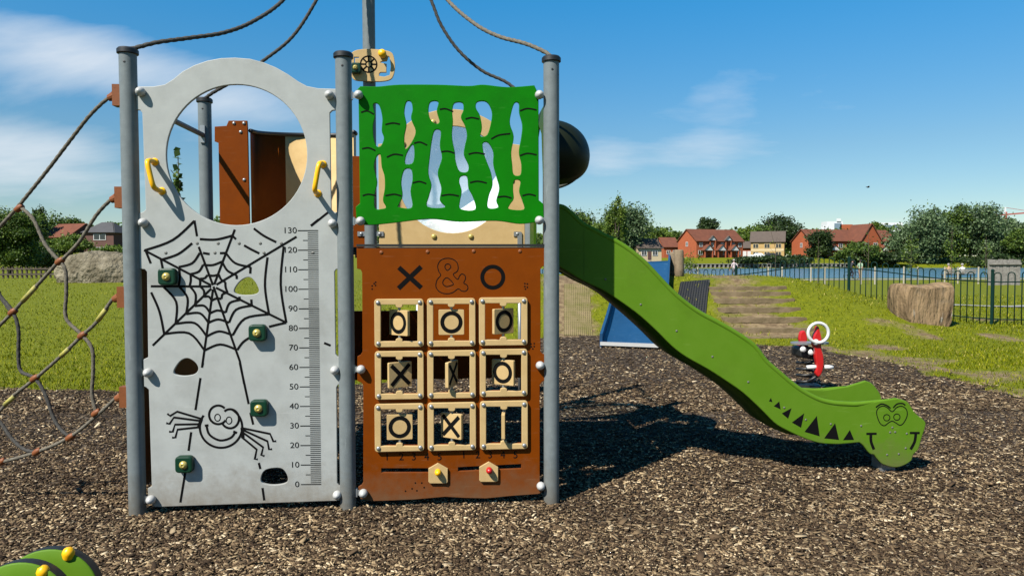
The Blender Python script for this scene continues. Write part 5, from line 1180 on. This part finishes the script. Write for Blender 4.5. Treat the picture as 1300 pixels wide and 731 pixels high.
# ------------------------------------------------------------------ houses
class House:
    def __init__(s, name, label, px, Y, yaw, zb, group):
        p = at_depth(px, 333, Y); s.o = np.array([p[0], Y, zb]); a = math.radians(yaw); s.X = np.array([math.cos(a), math.sin(a), 0]); s.Y = np.array([-math.sin(a), math.cos(a), 0]); s.Zv = np.array([0, 0, 1.0]); s.ax = (s.X, s.Y, s.Zv)
        s.t = thing(name, tuple(s.o), label, 'house', group)
    def w(s, x, y, z): return s.o + s.X * x + s.Y * y + s.Zv * z
    def body(s, x0, x1, y0, y1, he, hr, wm, rm, ov=0.35, ridge='x', hip=0.0, name=''):
        W = s.w; mb = MB()
        if ridge == 'x':
            ym = (y0 + y1) / 2; V = [W(x0, y0, -1), W(x1, y0, -1), W(x1, y1, -1), W(x0, y1, -1), W(x0, y0, he), W(x1, y0, he), W(x1, y1, he), W(x0, y1, he), W(x0, ym, hr if not hip else he), W(x1, ym, hr if not hip else he)]
        else:
            xm = (x0 + x1) / 2; V = [W(x0, y0, -1), W(x1, y0, -1), W(x1, y1, -1), W(x0, y1, -1), W(x0, y0, he), W(x1, y0, he), W(x1, y1, he), W(x0, y1, he), W(xm, y0, hr), W(xm, y1, hr)]
        if ridge == 'x': F = [(0, 1, 5, 4), (2, 3, 7, 6), (3, 0, 4, 8, 7), (1, 2, 6, 9, 5)]
        else: F = [(1, 2, 6, 5), (3, 0, 4, 7), (0, 1, 5, 8, 4), (2, 3, 7, 9, 6)]
        mb.add(V, F); mb.build('wall', wm, s.t)
        th = 0.22; mb = MB()
        def slab(a, b, c, d):
            n = np.cross(np.array(b) - a, np.array(d) - a); n /= np.linalg.norm(n); n = n if n[2] > 0 else -n
            P = [np.array(q) + n * 0.02 for q in (a, b, c, d)] + [np.array(q) + n * th for q in (a, b, c, d)]
            mb.add(P, [(3, 2, 1, 0), (4, 5, 6, 7), (0, 1, 5, 4), (1, 2, 6, 5), (2, 3, 7, 6), (3, 0, 4, 7)])
        if ridge == 'x':
            k = (hr - he) / ((y1 - y0) / 2); d = ov * k; ym = (y0 + y1) / 2
            slab(W(x0 - ov + 0, y0 - ov, he - d), W(x1 + ov, y0 - ov, he - d), W(x1 + ov - hip, ym, hr), W(x0 - ov + hip, ym, hr)); slab(W(x0 - ov, y1 + ov, he - d), W(x1 + ov, y1 + ov, he - d), W(x1 + ov - hip, ym, hr), W(x0 - ov + hip, ym, hr))
            if hip:
                for sx, xx in ((1, x1 + ov), (-1, x0 - ov)): q = W(xx - sx * hip, ym, hr); slab(W(xx, y0 - ov, he - d), W(xx, y1 + ov, he - d), q, q + s.Y * 0.01)
        else:
            k = (hr - he) / ((x1 - x0) / 2); d = ov * k; xm = (x0 + x1) / 2
            slab(W(x0 - ov, y0 - ov, he - d), W(x0 - ov, y1, he - d), W(xm, y1, hr), W(xm, y0 - ov, hr)); slab(W(x1 + ov, y0 - ov, he - d), W(x1 + ov, y1, he - d), W(xm, y1, hr), W(xm, y0 - ov, hr))
        mb.build('roof', rm, s.t)
    def window(s, x, z, w_, h, y=0.0, side=None, fm='white'):
        """in the front wall, or side='L'/'R' end wall where x runs along depth"""
        if side: bx = side; P = lambda a, b, out: s.w(bx[0] + bx[1] * out, a, b); ax = (s.Y, s.X, s.Zv)
        else: P = lambda a, b, out: s.w(a, y - out, b); ax = (s.X, s.Y, s.Zv)
        o = MB().box(P(x, z + h / 2, 0.03), (w_, 0.06, h), ax).build('window', 'glass', s.t); mb = MB(); f = 0.10
        for dx in (-w_ / 2, 0, w_ / 2): mb.box(P(x + dx, z + h / 2, 0.06), (f, 0.07, h + f), ax)
        for dz in (0, h): mb.box(P(x, z + dz, 0.061), (w_ - f, 0.066, f), ax)
        mb.build('window_frame', fm, o)
    def door(s, x, w_, h, y=0.0, m='dark_brick'): MB().box(s.w(x, y - 0.04, h / 2), (w_, 0.08, h), s.ax).build('door', m, s.t)
    def porch(s, x, w_, d, he, hr, y, wm, rm):
        s2 = MB(); 
        for sx in (-1, 1): s2.box(s.w(x + sx * (w_ / 2 - 0.15), y - d + 0.15, he / 2), (0.3, 0.3, he), s.ax)
        po = s2.build('porch', wm, s.t); mb = MB(); q = lambda a, b, c: s.w(x + a, y + b, c)
        for sx in (-1, 1):
            P = [q(sx * (w_ / 2 + 0.3), -d - 0.2, he - 0.15), q(sx * (w_ / 2 + 0.3), 0, he - 0.15), q(0, 0, hr), q(0, -d - 0.2, hr)]; P2 = [p + np.array([0, 0, 0.16]) for p in P]; mb.add(P + P2, [(3, 2, 1, 0), (4, 5, 6, 7), (0, 1, 5, 4), (1, 2, 6, 5), (2, 3, 7, 6), (3, 0, 4, 7)])
        mb.build('porch_roof', rm, po)
        mb = MB(); mb.add([q(-w_ / 2, -d, he - 0.1), q(w_ / 2, -d, he - 0.1), q(0, -d, hr - 0.1)], [(0, 1, 2)]); mb.build('porch_gable', 'white', po)
GH = 'houses across the lake'
h = House('terraced_house', 'long red brick terrace with red tiled roof and gabled porches', 884, 205, 24, 2.45, GH)
h.body(0, 17.2, 0, 8.6, 4.9, 8.3, 'red_brick', 'roof_red')
for x in (1.6, 5.6, 9.4, 13.4, 16.0): h.window(x, 3.2, 1.1, 1.1)
for x in (1.4, 5.8, 10.4, 15.4): h.window(x, 0.9, 1.4, 1.2)
for x in (3.4, 8.2, 13.0): h.porch(x, 3.0, 1.5, 2.2, 3.7, 0, 'red_brick', 'roof_red'); h.door(x, 1.0, 2.0)
for x in (5.6, 11.4): h.porch(x, 2.2, 0.5, 5.2, 6.3, 0, 'red_brick', 'roof_brown')
h.window(4.3, 3.4, 0.9, 1.2, side=(0, -1))
h = House('bungalow', 'small yellow brick house with brown roof behind the blue slide', 810, 178, 14, 1.9, GH)
h.body(0, 6.4, 0, 6.5, 2.9, 5.2, 'cream', 'roof_brown'); h.window(1.6, 1.0, 1.3, 1.2); h.window(4.6, 1.0, 1.3, 1.2); h.door(3.1, 0.9, 2.0)
h = House('detached_house', 'yellow brick house with dark roof and pale bands', 953, 214, -22, 2.3, GH)
h.body(0, 9.4, 0, 8.4, 4.9, 8.0, 'yellow_brick', 'roof_brown')
for x in (1.4, 4.6, 7.8): h.window(x, 3.0, 1.5, 1.3, fm='cream'); h.window(x, 0.5, 1.5, 1.4, fm='cream')
MB().box(h.w(4.7, -0.03, 2.45), (9.2, 0.08, 0.7), h.ax).build('pale_band', 'cream', h.t)
h.window(4.2, 3.0, 0.9, 1.2, side=(9.4, 1))
h = House('red_house', 'large red brick house with a steep front gable and long red roof', 1030, 207, 15, 2.3, GH)
h.body(0, 30, 0, 9, 5.0, 8.4, 'red_brick', 'roof_red'); h.body(14.4, 21.4, -3.2, 4.5, 5.0, 9.9, 'red_brick', 'roof_red', ridge='y')
for x in (2, 6, 10, 13): h.window(x, 3.0, 1.3, 1.2); h.window(x, 0.8, 1.4, 1.3)
for x in (16.4, 19.4): h.window(x, 3.2, 1.2, 1.2, y=-3.2); h.window(x, 0.8, 1.3, 1.3, y=-3.2)
for x in (23, 26): h.window(x, 3.0, 1.2, 1.2); h.window(x, 0.8, 1.3, 1.3)
h.porch(6.6, 3.2, 2.0, 2.3, 3.7, 0, 'red_brick', 'roof_red'); h.porch(24.5, 3.0, 1.6, 2.2, 3.6, 0, 'red_brick', 'roof_red'); h.window(4.5, 3.2, 0.9, 1.2, side=(0, -1))
GL2 = 'houses on the left slope'
h = House('gabled_house', 'brown tiled house with a brick gable showing above the shrubs', 64, 150, -20, 2.6, GL2)
h.body(-2.0, 5.4, 0, 8, 4.2, 7.0, 'dark_brick', 'roof_red'); h.window(3.8, 4.2, 0.9, 1.0, side=(5.4, 1)); h.window(1.5, 2.4, 1.3, 1.2)
h = House('brick_house', 'dark brick house with grey hipped roof and white windows', 110, 150, 0, 2.6, GL2)
h.body(-0.6, 5.8, 0, 7, 5.2, 7.3, 'dark_brick', 'roof_slate', hip=2.4); h.window(2.9, 3.6, 2.5, 1.15); h.window(3.0, 1.0, 3.6, 1.0)
h = House('end_house', 'orange brick house end with grey roof beside the tower post', 149, 158, 0, 2.9, GL2)
h.body(0, 7, 0, 7, 4.8, 6.9, 'red_brick', 'roof_slate', hip=2.2); h.window(2.0, 2.6, 1.6, 1.2)
# far town buildings
def block(name, label, px0, px1, top, bot, Y, m, extras=()):
    a = at_depth(px0, bot, Y); b = at_depth(px1, top, Y); t = thing(name, ((a[0] + b[0]) / 2, Y, a[2]), label, 'building')
    z0 = zat((a[0] + b[0]) / 2, Y) - 1
    MB().box(((a[0] + b[0]) / 2, Y + 6, (z0 + b[2]) / 2), (b[0] - a[0], 12, b[2] - z0)).build('wall', m, t)
    for (p0, p1, tp, bt, mm, nm) in extras:
        c = at_depth(p0, bt, Y); d = at_depth(p1, tp, Y); MB().box(((c[0] + d[0]) / 2, Y - 0.3, (c[2] + d[2]) / 2), (d[0] - c[0], 1.0, d[2] - c[2])).build(nm, mm, t)
block('office_block', 'distant white stepped office block with a glass face', 1050, 1070, 281, 296, 620, 'white_far', [(1059, 1068, 283.5, 292, 'far_glass', 'glass_face'), (1062, 1067, 277.5, 281.1, 'white_far', 'roof_plant'), (1066, 1082, 285, 296, 'red_brick', 'brick_wing'), (1042, 1051, 286, 296, 'white_far', 'low_wing')])
block('warehouse', 'distant low white building behind the bright tree', 1119, 1146, 282.5, 296, 600, 'white_far', [(1121, 1144, 286, 288.5, 'far_glass', 'window_band')])
# crane
cr_ = thing('tower_crane', tuple(at_depth(1276, 310, 640)), 'distant red and white tower crane above the silvery trees', 'crane'); cb = at_depth(1276, 310, 640); ct = at_depth(1276, 269, 640)
MB().box((cb[0], 640, (cb[2] + ct[2]) / 2), (1.6, 1.6, ct[2] - cb[2])).build('mast', 'crane_red', cr_)
MB().bar(at_depth(1264, 273.5, 640), at_depth(1330, 268, 640), 1.2, 1.3).build('jib', 'crane_red', cr_)
MB().bar(at_depth(1276, 263, 640), at_depth(1276, 272, 640), 1.2, 1.2, up=(0, 1, 0)).build('tower_head', 'white_far', cr_)
MB().bar(at_depth(1276, 263.5, 640), at_depth(1312, 269, 640), 0.35, 0.35).build('tie_bar', 'crane_red', cr_)
# quay wall of timber piles on the far bank
q0 = at_depth(858, 340, 189.2)[0]; q1 = at_depth(1078, 340, 189.2)[0]
qt = thing('quay_wall', ((q0 + q1) / 2, 189, -0.5), 'dark timber piled quay wall along the far bank', 'quay wall')
MB().box(((q0 + q1) / 2, 189.3, 0.05), (q1 - q0, 0.3, 1.1)).build('wall', 'bark', qt)
MB().box(((q0 + q1) / 2, 189.0, 0.68), (q1 - q0, 0.7, 0.16)).build('capping', 'old_timber', qt)
mb = MB()
for x in np.arange(q0, q1, 1.15): mb.box((x, 188.95, 0.0), (0.45, 0.4, 1.2))
mb.build('piles', 'old_timber', qt)['kind'] = 'stuff'
# weathered timber wall by the lake and bench
tw0 = at_depth(1254, 355, 42); tw1 = at_depth(1295, 329, 42); tw = thing('timber_wall', ((tw0[0] + tw1[0]) / 2, 42, zat(tw0[0], 42)), 'weathered grey board wall at the water edge', 'wall')
nb_ = 9; wz = zat(tw0[0], 42)
for i in range(nb_):
    w_ = (tw1[0] - tw0[0]) / nb_; MB().box((tw0[0] + w_ * (i + 0.5), 42 + 0.02 * (i % 2), (wz - 0.1 + tw1[2]) / 2 - 0.02 * (i % 3)), (w_ * 0.93, 0.12, tw1[2] - wz + 0.1)).build('board', 'old_timber', tw)
MB().box(((tw0[0] + tw1[0]) / 2, 41.9, tw1[2] - 0.25), (tw1[0] - tw0[0], 0.08, 0.14)).build('rail', 'old_timber', tw)

# ------------------------------------------------------------------ boulder and low fence on the left
bp_ = terr(112, 359.5); bp_[2] = zat(bp_[0], bp_[1]); k_ = bp_[1] / FPX
bm = bmesh.new(); bmesh.ops.create_icosphere(bm, subdivisions=5, radius=1.0)
for v in bm.verts:
    c = v.co.copy(); n1 = mnoise.noise(c * 1.3 + Vector((3, 1, 2))); n2 = mnoise.noise(c * 3.5); n3 = mnoise.noise(c * 9.0)
    s_ = 1 + 0.16 * n1 + 0.10 * n2 + 0.045 * n3; x = c.x * s_
    zz = c.z * s_; prof = 1.0 - 0.22 * max(0.0, x + 0.35)
    v.co = Vector((x * 66 * k_ + 12 * k_, c.y * s_ * 40 * k_, zz * 46 * k_ * prof))
me = bpy.data.meshes.new('boulder'); bm.to_mesh(me); bm.free(); me.polygons.foreach_set('use_smooth', [True] * len(me.polygons)); me.materials.append(MATS['boulder'])
bo = link_mesh('boulder', me); bo.location = bp_ + (0, 40 * k_, 0.0); tag(bo, 'large pale brown boulder lying on the grass beside the tower', 'boulder')
lf = thing('low_fence', (-30, 44, 0.3), 'low dark rail fence under the large left tree', 'fence')
for i in range(16):
    p = at_depth(-20 + i * 6, 345, 46); z = zat(p[0], 46); MB().box((p[0], 46, z + 0.35), (0.09, 0.09, 0.75)).build('fence_post', 'bark', lf)
for hz in (0.25, 0.6):
    a_ = at_depth(-30, 345, 46); b_ = at_depth(72, 345, 46); MB().bar((a_[0], 45.93, zat(a_[0], 46) + hz), (b_[0], 45.93, zat(b_[0], 46) + hz), 0.05, 0.1).build('rail', 'bark', lf)

# ------------------------------------------------------------------ people
def person(name, label, loc, face, J, mats, hair, group='people by the lake', hand=True):
    """J: joints in body space (x right, y forward, z up); one skinned mesh"""
    t = thing(name, loc, label, 'person', group); ca, sa = math.cos(face), math.sin(face)
    names = list(J); idx = {n: i for i, n in enumerate(names)}; V = [J[n][0] for n in names]; R = [J[n][1] for n in names]
    E = [(idx[a], idx[b]) for a, b in (('pelvis', 'chest'), ('chest', 'neck'), ('neck', 'skull'), ('skull', 'crown'), ('chest', 'shL'), ('shL', 'elL'), ('elL', 'wrL'), ('chest', 'shR'), ('shR', 'elR'), ('elR', 'wrR'), ('pelvis', 'hipL'), ('hipL', 'knL'), ('knL', 'anL'), ('anL', 'toL'), ('pelvis', 'hipR'), ('hipR', 'knR'), ('knR', 'anR'), ('anR', 'toR'), ('wrL', 'haL'), ('wrR', 'haR'))]
    if hand:
        for s_, el, wr, ha in (('L', 'elL', 'wrL', 'haL'), ('R', 'elR', 'wrR', 'haR')):
            d = np.array(J[ha][0]) - np.array(J[wr][0]); d = d / (np.linalg.norm(d) + 1e-6); sd = np.cross(d, (1, 0, 0)); sd = sd / (np.linalg.norm(sd) + 1e-6)
            for q, (off, ln) in enumerate(((-0.028, 0.075), (-0.009, 0.085), (0.010, 0.08), (0.028, 0.06))):
                b0_ = np.array(J[ha][0]) + sd * off; V.append(tuple(b0_ + d * ln)); R.append(0.009); E.append((idx[ha], len(V) - 1))
            V.append(tuple(np.array(J[wr][0]) + d * 0.06 - sd * 0.06)); R.append(0.010); E.append((idx[wr], len(V) - 1))
    me = bpy.data.meshes.new('tmp'); me.from_pydata(V, E, []); o = bpy.data.objects.new('tmp', me); col.objects.link(o)
    md = o.modifiers.new('skin', 'SKIN'); md.use_smooth_shade = True
    for i, sv in enumerate(me.skin_vertices[0].data): r = R[i]; sv.radius = r if isinstance(r, tuple) else (r, r); sv.use_root = (i == idx['pelvis'])
    sb_ = o.modifiers.new('sub', 'SUBSURF'); sb_.levels = 1; sb_.render_levels = 1
    dg = bpy.context.evaluated_depsgraph_get(); m2 = bpy.data.meshes.new_from_object(o.evaluated_get(dg)); bpy.data.objects.remove(o)
    vv = np.array([v.co[:] for v in m2.vertices]); ff = [tuple(p.vertices) for p in m2.polygons]; bpy.data.meshes.remove(m2)
    seg = [(a, b) for a, b in E]; Vn = np.array(V, float); zone = []
    zn = {}
    for (a, b) in seg:
        n1 = names[a] if a < len(names) else 'f'; n2 = names[b] if b < len(names) else 'f'
        if n2 in ('skull', 'crown') or n2 == 'f' or n2.startswith('ha'): z = 0
        elif n2 in ('chest', 'neck') or n2.startswith('sh') or n2.startswith('el'): z = 1
        elif n2.startswith('wr'): z = 0 if J.get('short', False) is False else 1
        elif n2.startswith('to'): z = 3
        else: z = 2
        zn[(a, b)] = z
    mi = []
    for f in ff:
        c = vv[list(f)].mean(0); best = None
        for (a, b) in seg:
            d = Vn[b] - Vn[a]; tt2 = np.clip(np.dot(c - Vn[a], d) / (np.dot(d, d) + 1e-9), 0, 1); q = np.linalg.norm(c - Vn[a] - d * tt2)
            if best is None or q < best[0]: best = (q, zn[(a, b)])
        mi.append(best[1])
    def wmap(p): p = np.asarray(p); return np.stack([loc[0] + p[:, 0] * ca - p[:, 1] * sa, loc[1] + p[:, 0] * sa + p[:, 1] * ca, loc[2] + p[:, 2]], 1)
    body = mesh('body', wmap(vv), ff, ['skin', mats[0], mats[1], 'cap_black'], t, True, mi)
    hc = np.array(J['crown'][0]); sk = np.array(J['skull'][0]); mb = MB(); up = (hc - sk) / np.linalg.norm(hc - sk)
    mb.lathe(sk + up * 0.02 - np.array([0, 0.012, 0]), up, [(0, 0.098), (0.05, 0.107), (0.10, 0.100), (0.145, 0.062), (0.16, 0.0)], 14)
    mesh('hair', wmap(mb.V), mb.F, hair, t, True)
    fm = MB(); fc = (sk + hc) / 2                      # nose and ears
    fm.lathe(fc + (0, 0.085, -0.02), (0, 0.9, -0.35), [(0, 0.018), (0.02, 0.014), (0.03, 0.0)], 8)
    for s_ in (-1, 1): fm.lathe(fc + (s_ * 0.085, -0.005, -0.02), (s_, -0.2, 0), [(0, 0.02), (0.012, 0.026), (0.018, 0.012)], 8)
    mesh('face_features', wmap(fm.V), fm.F, 'skin', t, True)
    return t
def J_stand(stride=0.0, arm=0.0, h=1.75):
    k = h / 1.75; J = dict(pelvis=((0, 0, 0.93), (0.15, 0.11)), chest=((0, 0.02, 1.28), (0.16, 0.11)), neck=((0, 0.03, 1.48), 0.055), skull=((0, 0.05, 1.58), (0.072, 0.085)), crown=((0, 0.05, 1.70), (0.07, 0.085)),
        shL=((-0.19, 0.01, 1.41), 0.06), elL=((-0.25, -0.05 + arm, 1.13), 0.045), wrL=((-0.25, 0.06 + arm * 1.8, 0.90), 0.032), haL=((-0.25, 0.08 + arm * 1.9, 0.83), (0.02, 0.034)), shR=((0.19, 0.01, 1.41), 0.06), elR=((0.25, -0.05 - arm, 1.13), 0.045), wrR=((0.25, 0.03 - arm, 0.90), 0.032), haR=((0.25, 0.05 - arm, 0.83), (0.02, 0.034)),
        hipL=((-0.09, 0, 0.88), 0.09), knL=((-0.10, stride * 0.6 + 0.02, 0.49), 0.065), anL=((-0.10, stride, 0.09), 0.045), toL=((-0.11, stride + 0.17, 0.035), 0.035), hipR=((0.09, 0, 0.88), 0.09), knR=((0.10, -stride * 0.2 + 0.03, 0.49), 0.065), anR=((0.10, -stride, 0.10), 0.045), toR=((0.11, -stride + 0.16, 0.035), 0.035))
    return {n: (tuple(np.array(p) * k), r) for n, (p, r) in J.items()}
def J_sit(fwd=0.0):
    return dict(pelvis=((0, 0, 0.50), (0.16, 0.12)), chest=((0, 0.04 + fwd * 0.5, 0.86), (0.17, 0.12)), neck=((0, 0.06 + fwd, 1.07), 0.055), skull=((0, 0.09 + fwd, 1.17), (0.072, 0.085)), crown=((0, 0.09 + fwd, 1.29), (0.07, 0.085)),
        shL=((-0.19, 0.04 + fwd, 1.0), 0.06), elL=((-0.26, 0.12 + fwd, 0.74), 0.045), wrL=((-0.16, 0.36 + fwd, 0.64), 0.032), haL=((-0.12, 0.43 + fwd, 0.63), (0.034, 0.02)), shR=((0.19, 0.04 + fwd, 1.0), 0.06), elR=((0.26, 0.12 + fwd, 0.74), 0.045), wrR=((0.16, 0.36 + fwd, 0.64), 0.032), haR=((0.12, 0.43 + fwd, 0.63), (0.034, 0.02)),
        hipL=((-0.10, 0.05, 0.50), 0.09), knL=((-0.13, 0.47, 0.51), 0.065), anL=((-0.13, 0.50, 0.09), 0.045), toL=((-0.13, 0.67, 0.035), 0.035), hipR=((0.10, 0.05, 0.50), 0.09), knR=((0.13, 0.47, 0.51), 0.065), anR=((0.13, 0.50, 0.09), 0.045), toR=((0.13, 0.67, 0.035), 0.035))
def foot_at(px, Y): p = at_depth(px, 350, Y); return (p[0], Y, zat(p[0], Y) + 0.02)
PY = 59.6
person('person', 'person in a pale pink shirt and grey trousers walking along the lake path', foot_at(932, PY), math.radians(25), J_stand(0.16, 0.10), ('cloth_pale', 'cloth_grey'), 'hair_grey')
person('person', 'person in a mint top standing beside the cyclist', foot_at(1092, PY + 0.9), math.radians(-60), J_stand(0.05, 0.03, 1.66), ('cloth_mint', 'cloth_tan'), 'hair_dark')
# bicycle and rider
bx = foot_at(1081, PY); ba_ = math.radians(90 - 60)
bf = Frame(bx, (math.cos(math.radians(20)), math.sin(math.radians(20)), 0))
bi = thing('bicycle', bx, 'dark bicycle ridden along the lake path', 'bicycle')
for s_ in (-0.52, 0.52):
    wh = MB().tube([bf.W(s_ + 0.33 * math.cos(t), 0.34 + 0.33 * math.sin(t)) for t in np.linspace(0, 2 * math.pi, 30, endpoint=False)], 0.018, 6, closed=True).build('wheel', 'cap_black', bi, True); sp2 = MB()
    for t in np.linspace(0, math.pi, 7, endpoint=False): sp2.tube([bf.W(s_ + 0.32 * math.cos(t), 0.34 + 0.32 * math.sin(t)), bf.W(s_ - 0.32 * math.cos(t), 0.34 - 0.32 * math.sin(t))], 0.003, 4)
    sp2.build('spokes', 'galv', wh)['kind'] = 'stuff'
fr_ = MB()
for P in ([(-0.52, 0.34), (-0.17, 0.80)], [(-0.52, 0.34), (-0.05, 0.30)], [(-0.05, 0.30), (-0.20, 0.88)], [(-0.05, 0.30), (0.38, 0.82)], [(-0.17, 0.80), (0.38, 0.86)], [(0.36, 0.95), (0.52, 0.34)]): fr_.tube([bf.W(*P[0]), bf.W(*P[1])], 0.017, 6)
fr_.build('frame', 'cloth_dark', bi)
MB().tube([bf.W(0.36, 1.02, -0.28), bf.W(0.37, 0.98, 0), bf.W(0.36, 1.02, 0.28)], 0.014, 6).build('handlebar', 'cap_black', bi)
MB().box(bf.W(-0.20, 0.91), (0.26, 0.14, 0.05), (bf.U, bf.N, bf.Z)).build('saddle', 'cap_black', bi)
Jc = dict(pelvis=((0, -0.20, 0.98), (0.15, 0.12)), chest=((0, -0.02, 1.28), (0.16, 0.12)), neck=((0, 0.08, 1.46), 0.055), skull=((0, 0.13, 1.55), (0.072, 0.085)), crown=((0, 0.14, 1.67), (0.07, 0.085)), shL=((-0.19, 0.03, 1.39), 0.06), elL=((-0.25, 0.20, 1.20), 0.045), wrL=((-0.24, 0.34, 1.05), 0.032), haL=((-0.24, 0.39, 1.03), (0.034, 0.02)), shR=((0.19, 0.03, 1.39), 0.06), elR=((0.25, 0.20, 1.20), 0.045), wrR=((0.24, 0.34, 1.05), 0.032), haR=((0.24, 0.39, 1.03), (0.034, 0.02)),
          hipL=((-0.09, -0.18, 0.95), 0.09), knL=((-0.10, 0.16, 0.78), 0.065), anL=((-0.11, -0.02, 0.42), 0.045), toL=((-0.11, 0.14, 0.37), 0.035), hipR=((0.09, -0.18, 0.95), 0.09), knR=((0.10, 0.06, 0.56), 0.065), anR=((0.11, -0.06, 0.19), 0.045), toR=((0.11, 0.10, 0.15), 0.035))
person('person', 'cyclist in dark clothes riding the bicycle', bx, math.radians(20 - 90), Jc, ('cloth_dark', 'cloth_dark'), 'hair_dark')
# couple on a bench
by = 57.5
b0p = foot_at(1216, by); bn = thing('park_bench', b0p, 'timber park bench facing the lake', 'bench'); bw = 2.6
for k in range(3): MB().box((b0p[0], by - 0.16 + k * 0.15, b0p[2] + 0.43), (bw, 0.12, 0.04)).build('seat_slat', 'timber', bn)
for k in range(3): MB().box((b0p[0], by - 0.28 - 0.02 * k, b0p[2] + 0.56 + k * 0.13), (bw, 0.03, 0.10)).build('back_slat', 'old_timber', bn)
for sx in (-1.15, 1.15):
    for dy, hh in ((-0.27, 0.86), (0.14, 0.42)): MB().box((b0p[0] + sx, by + dy + 0.03, b0p[2] + hh / 2 - 0.02), (0.07, 0.06, hh)).build('leg', 'timber', bn)
person('person', 'person in a tan top sitting on the bench', (b0p[0] - 0.75, by - 0.08, b0p[2]), math.radians(-8), J_sit(0.04), ('cloth_tan', 'cloth_dark'), 'hair_grey', hand=False)
person('person', 'person in a white shirt sitting on the bench', (b0p[0] + 0.35, by - 0.08, b0p[2]), math.radians(5), J_sit(0.0), ('cloth_white', 'cloth_dark'), 'hair_grey', hand=False)
# bird in the sky
bd = at_depth(1102, 238, 60); bt = thing('bird', tuple(bd), 'tiny dark bird flying in the open sky', 'bird')
MB().lathe(bd - (0.14, 0, 0), (1, 0, 0.1), [(0, 0.0), (0.06, 0.035), (0.14, 0.05), (0.22, 0.04), (0.27, 0.02), (0.31, 0.0)], 8).build('body', 'cloth_dark', bt, True)
for s_ in (-1, 1):
    mb = MB(); mb.add([bd + (-0.05, 0, 0.02), bd + (0.08, 0, 0.02), bd + (0.04, s_ * 0.16, 0.10), bd + (-0.04, s_ * 0.34, 0.07), bd + (-0.08, s_ * 0.15, 0.09)], [(0, 1, 2, 3, 4)]); w_ = mb.build('wing', 'cloth_dark', bt); md = w_.modifiers.new('t', 'SOLIDIFY'); md.thickness = 0.012
# low houses filling the far bank between the larger ones
h = House('cottage', 'low orange brick cottage between the small brown roof and the red terrace', 843, 214, 10, 2.6, GH)
h.body(0, 4.6, 0, 7, 3.2, 6.0, 'red_brick', 'roof_red'); h.window(1.4, 1.0, 1.1, 1.1); h.window(3.4, 1.0, 1.1, 1.1)
h = House('garage_row', 'low brick garages with brown roof between the red terrace and yellow house', 938, 224, 0, 2.6, GH)
h.body(0, 5.0, 0, 6, 3.0, 5.0, 'red_brick', 'roof_brown'); h.door(1.4, 1.9, 2.0, m='white_far'); h.door(3.6, 1.9, 2.0, m='white_far')
# parked cars by the yellow house
def car(px, Y, m, label):
    p = at_depth(px, 333, Y); z = zat(p[0], Y); t = thing('parked_car', (p[0], Y, z), label, 'car', 'cars parked by the far houses')
    prof = [(-2.1, 0.35), (-2.1, 0.75), (-1.75, 0.92), (-1.0, 0.98), (-0.45, 1.42), (0.75, 1.45), (1.35, 1.02), (2.0, 0.9), (2.12, 0.6), (2.1, 0.35)]; V = []; k = len(prof)
    for s_, sh in ((-0.85, 1.0), (0.85, 1.0)):
        for x, q in prof: V.append((p[0] + x, Y + s_ * (0.82 if q > 1.2 else 1.0), z + q))
    mesh('body', V, [tuple(range(k))[::-1], tuple(range(k, 2 * k))] + [(i, (i + 1) % k, k + (i + 1) % k, k + i) for i in range(k)], m, t)
    MB().box((p[0] + 0.1, Y - 0.70, z + 1.18), (1.5, 0.1, 0.34)).build('side_window', 'glass', t)
    for x in (-1.35, 1.35):
        for y in (-0.8, 0.8): MB().lathe((p[0] + x, Y + y - 0.1, z + 0.32), (0, 1, 0), [(0, 0.22), (0.02, 0.32), (0.18, 0.32), (0.2, 0.22)], 12).build('wheel', 'cap_black', t)
car(962, 204, 'white_far', 'white car parked before the yellow brick house'); car(978, 204.5, 'cloth_dark', 'dark car parked before the yellow brick house')
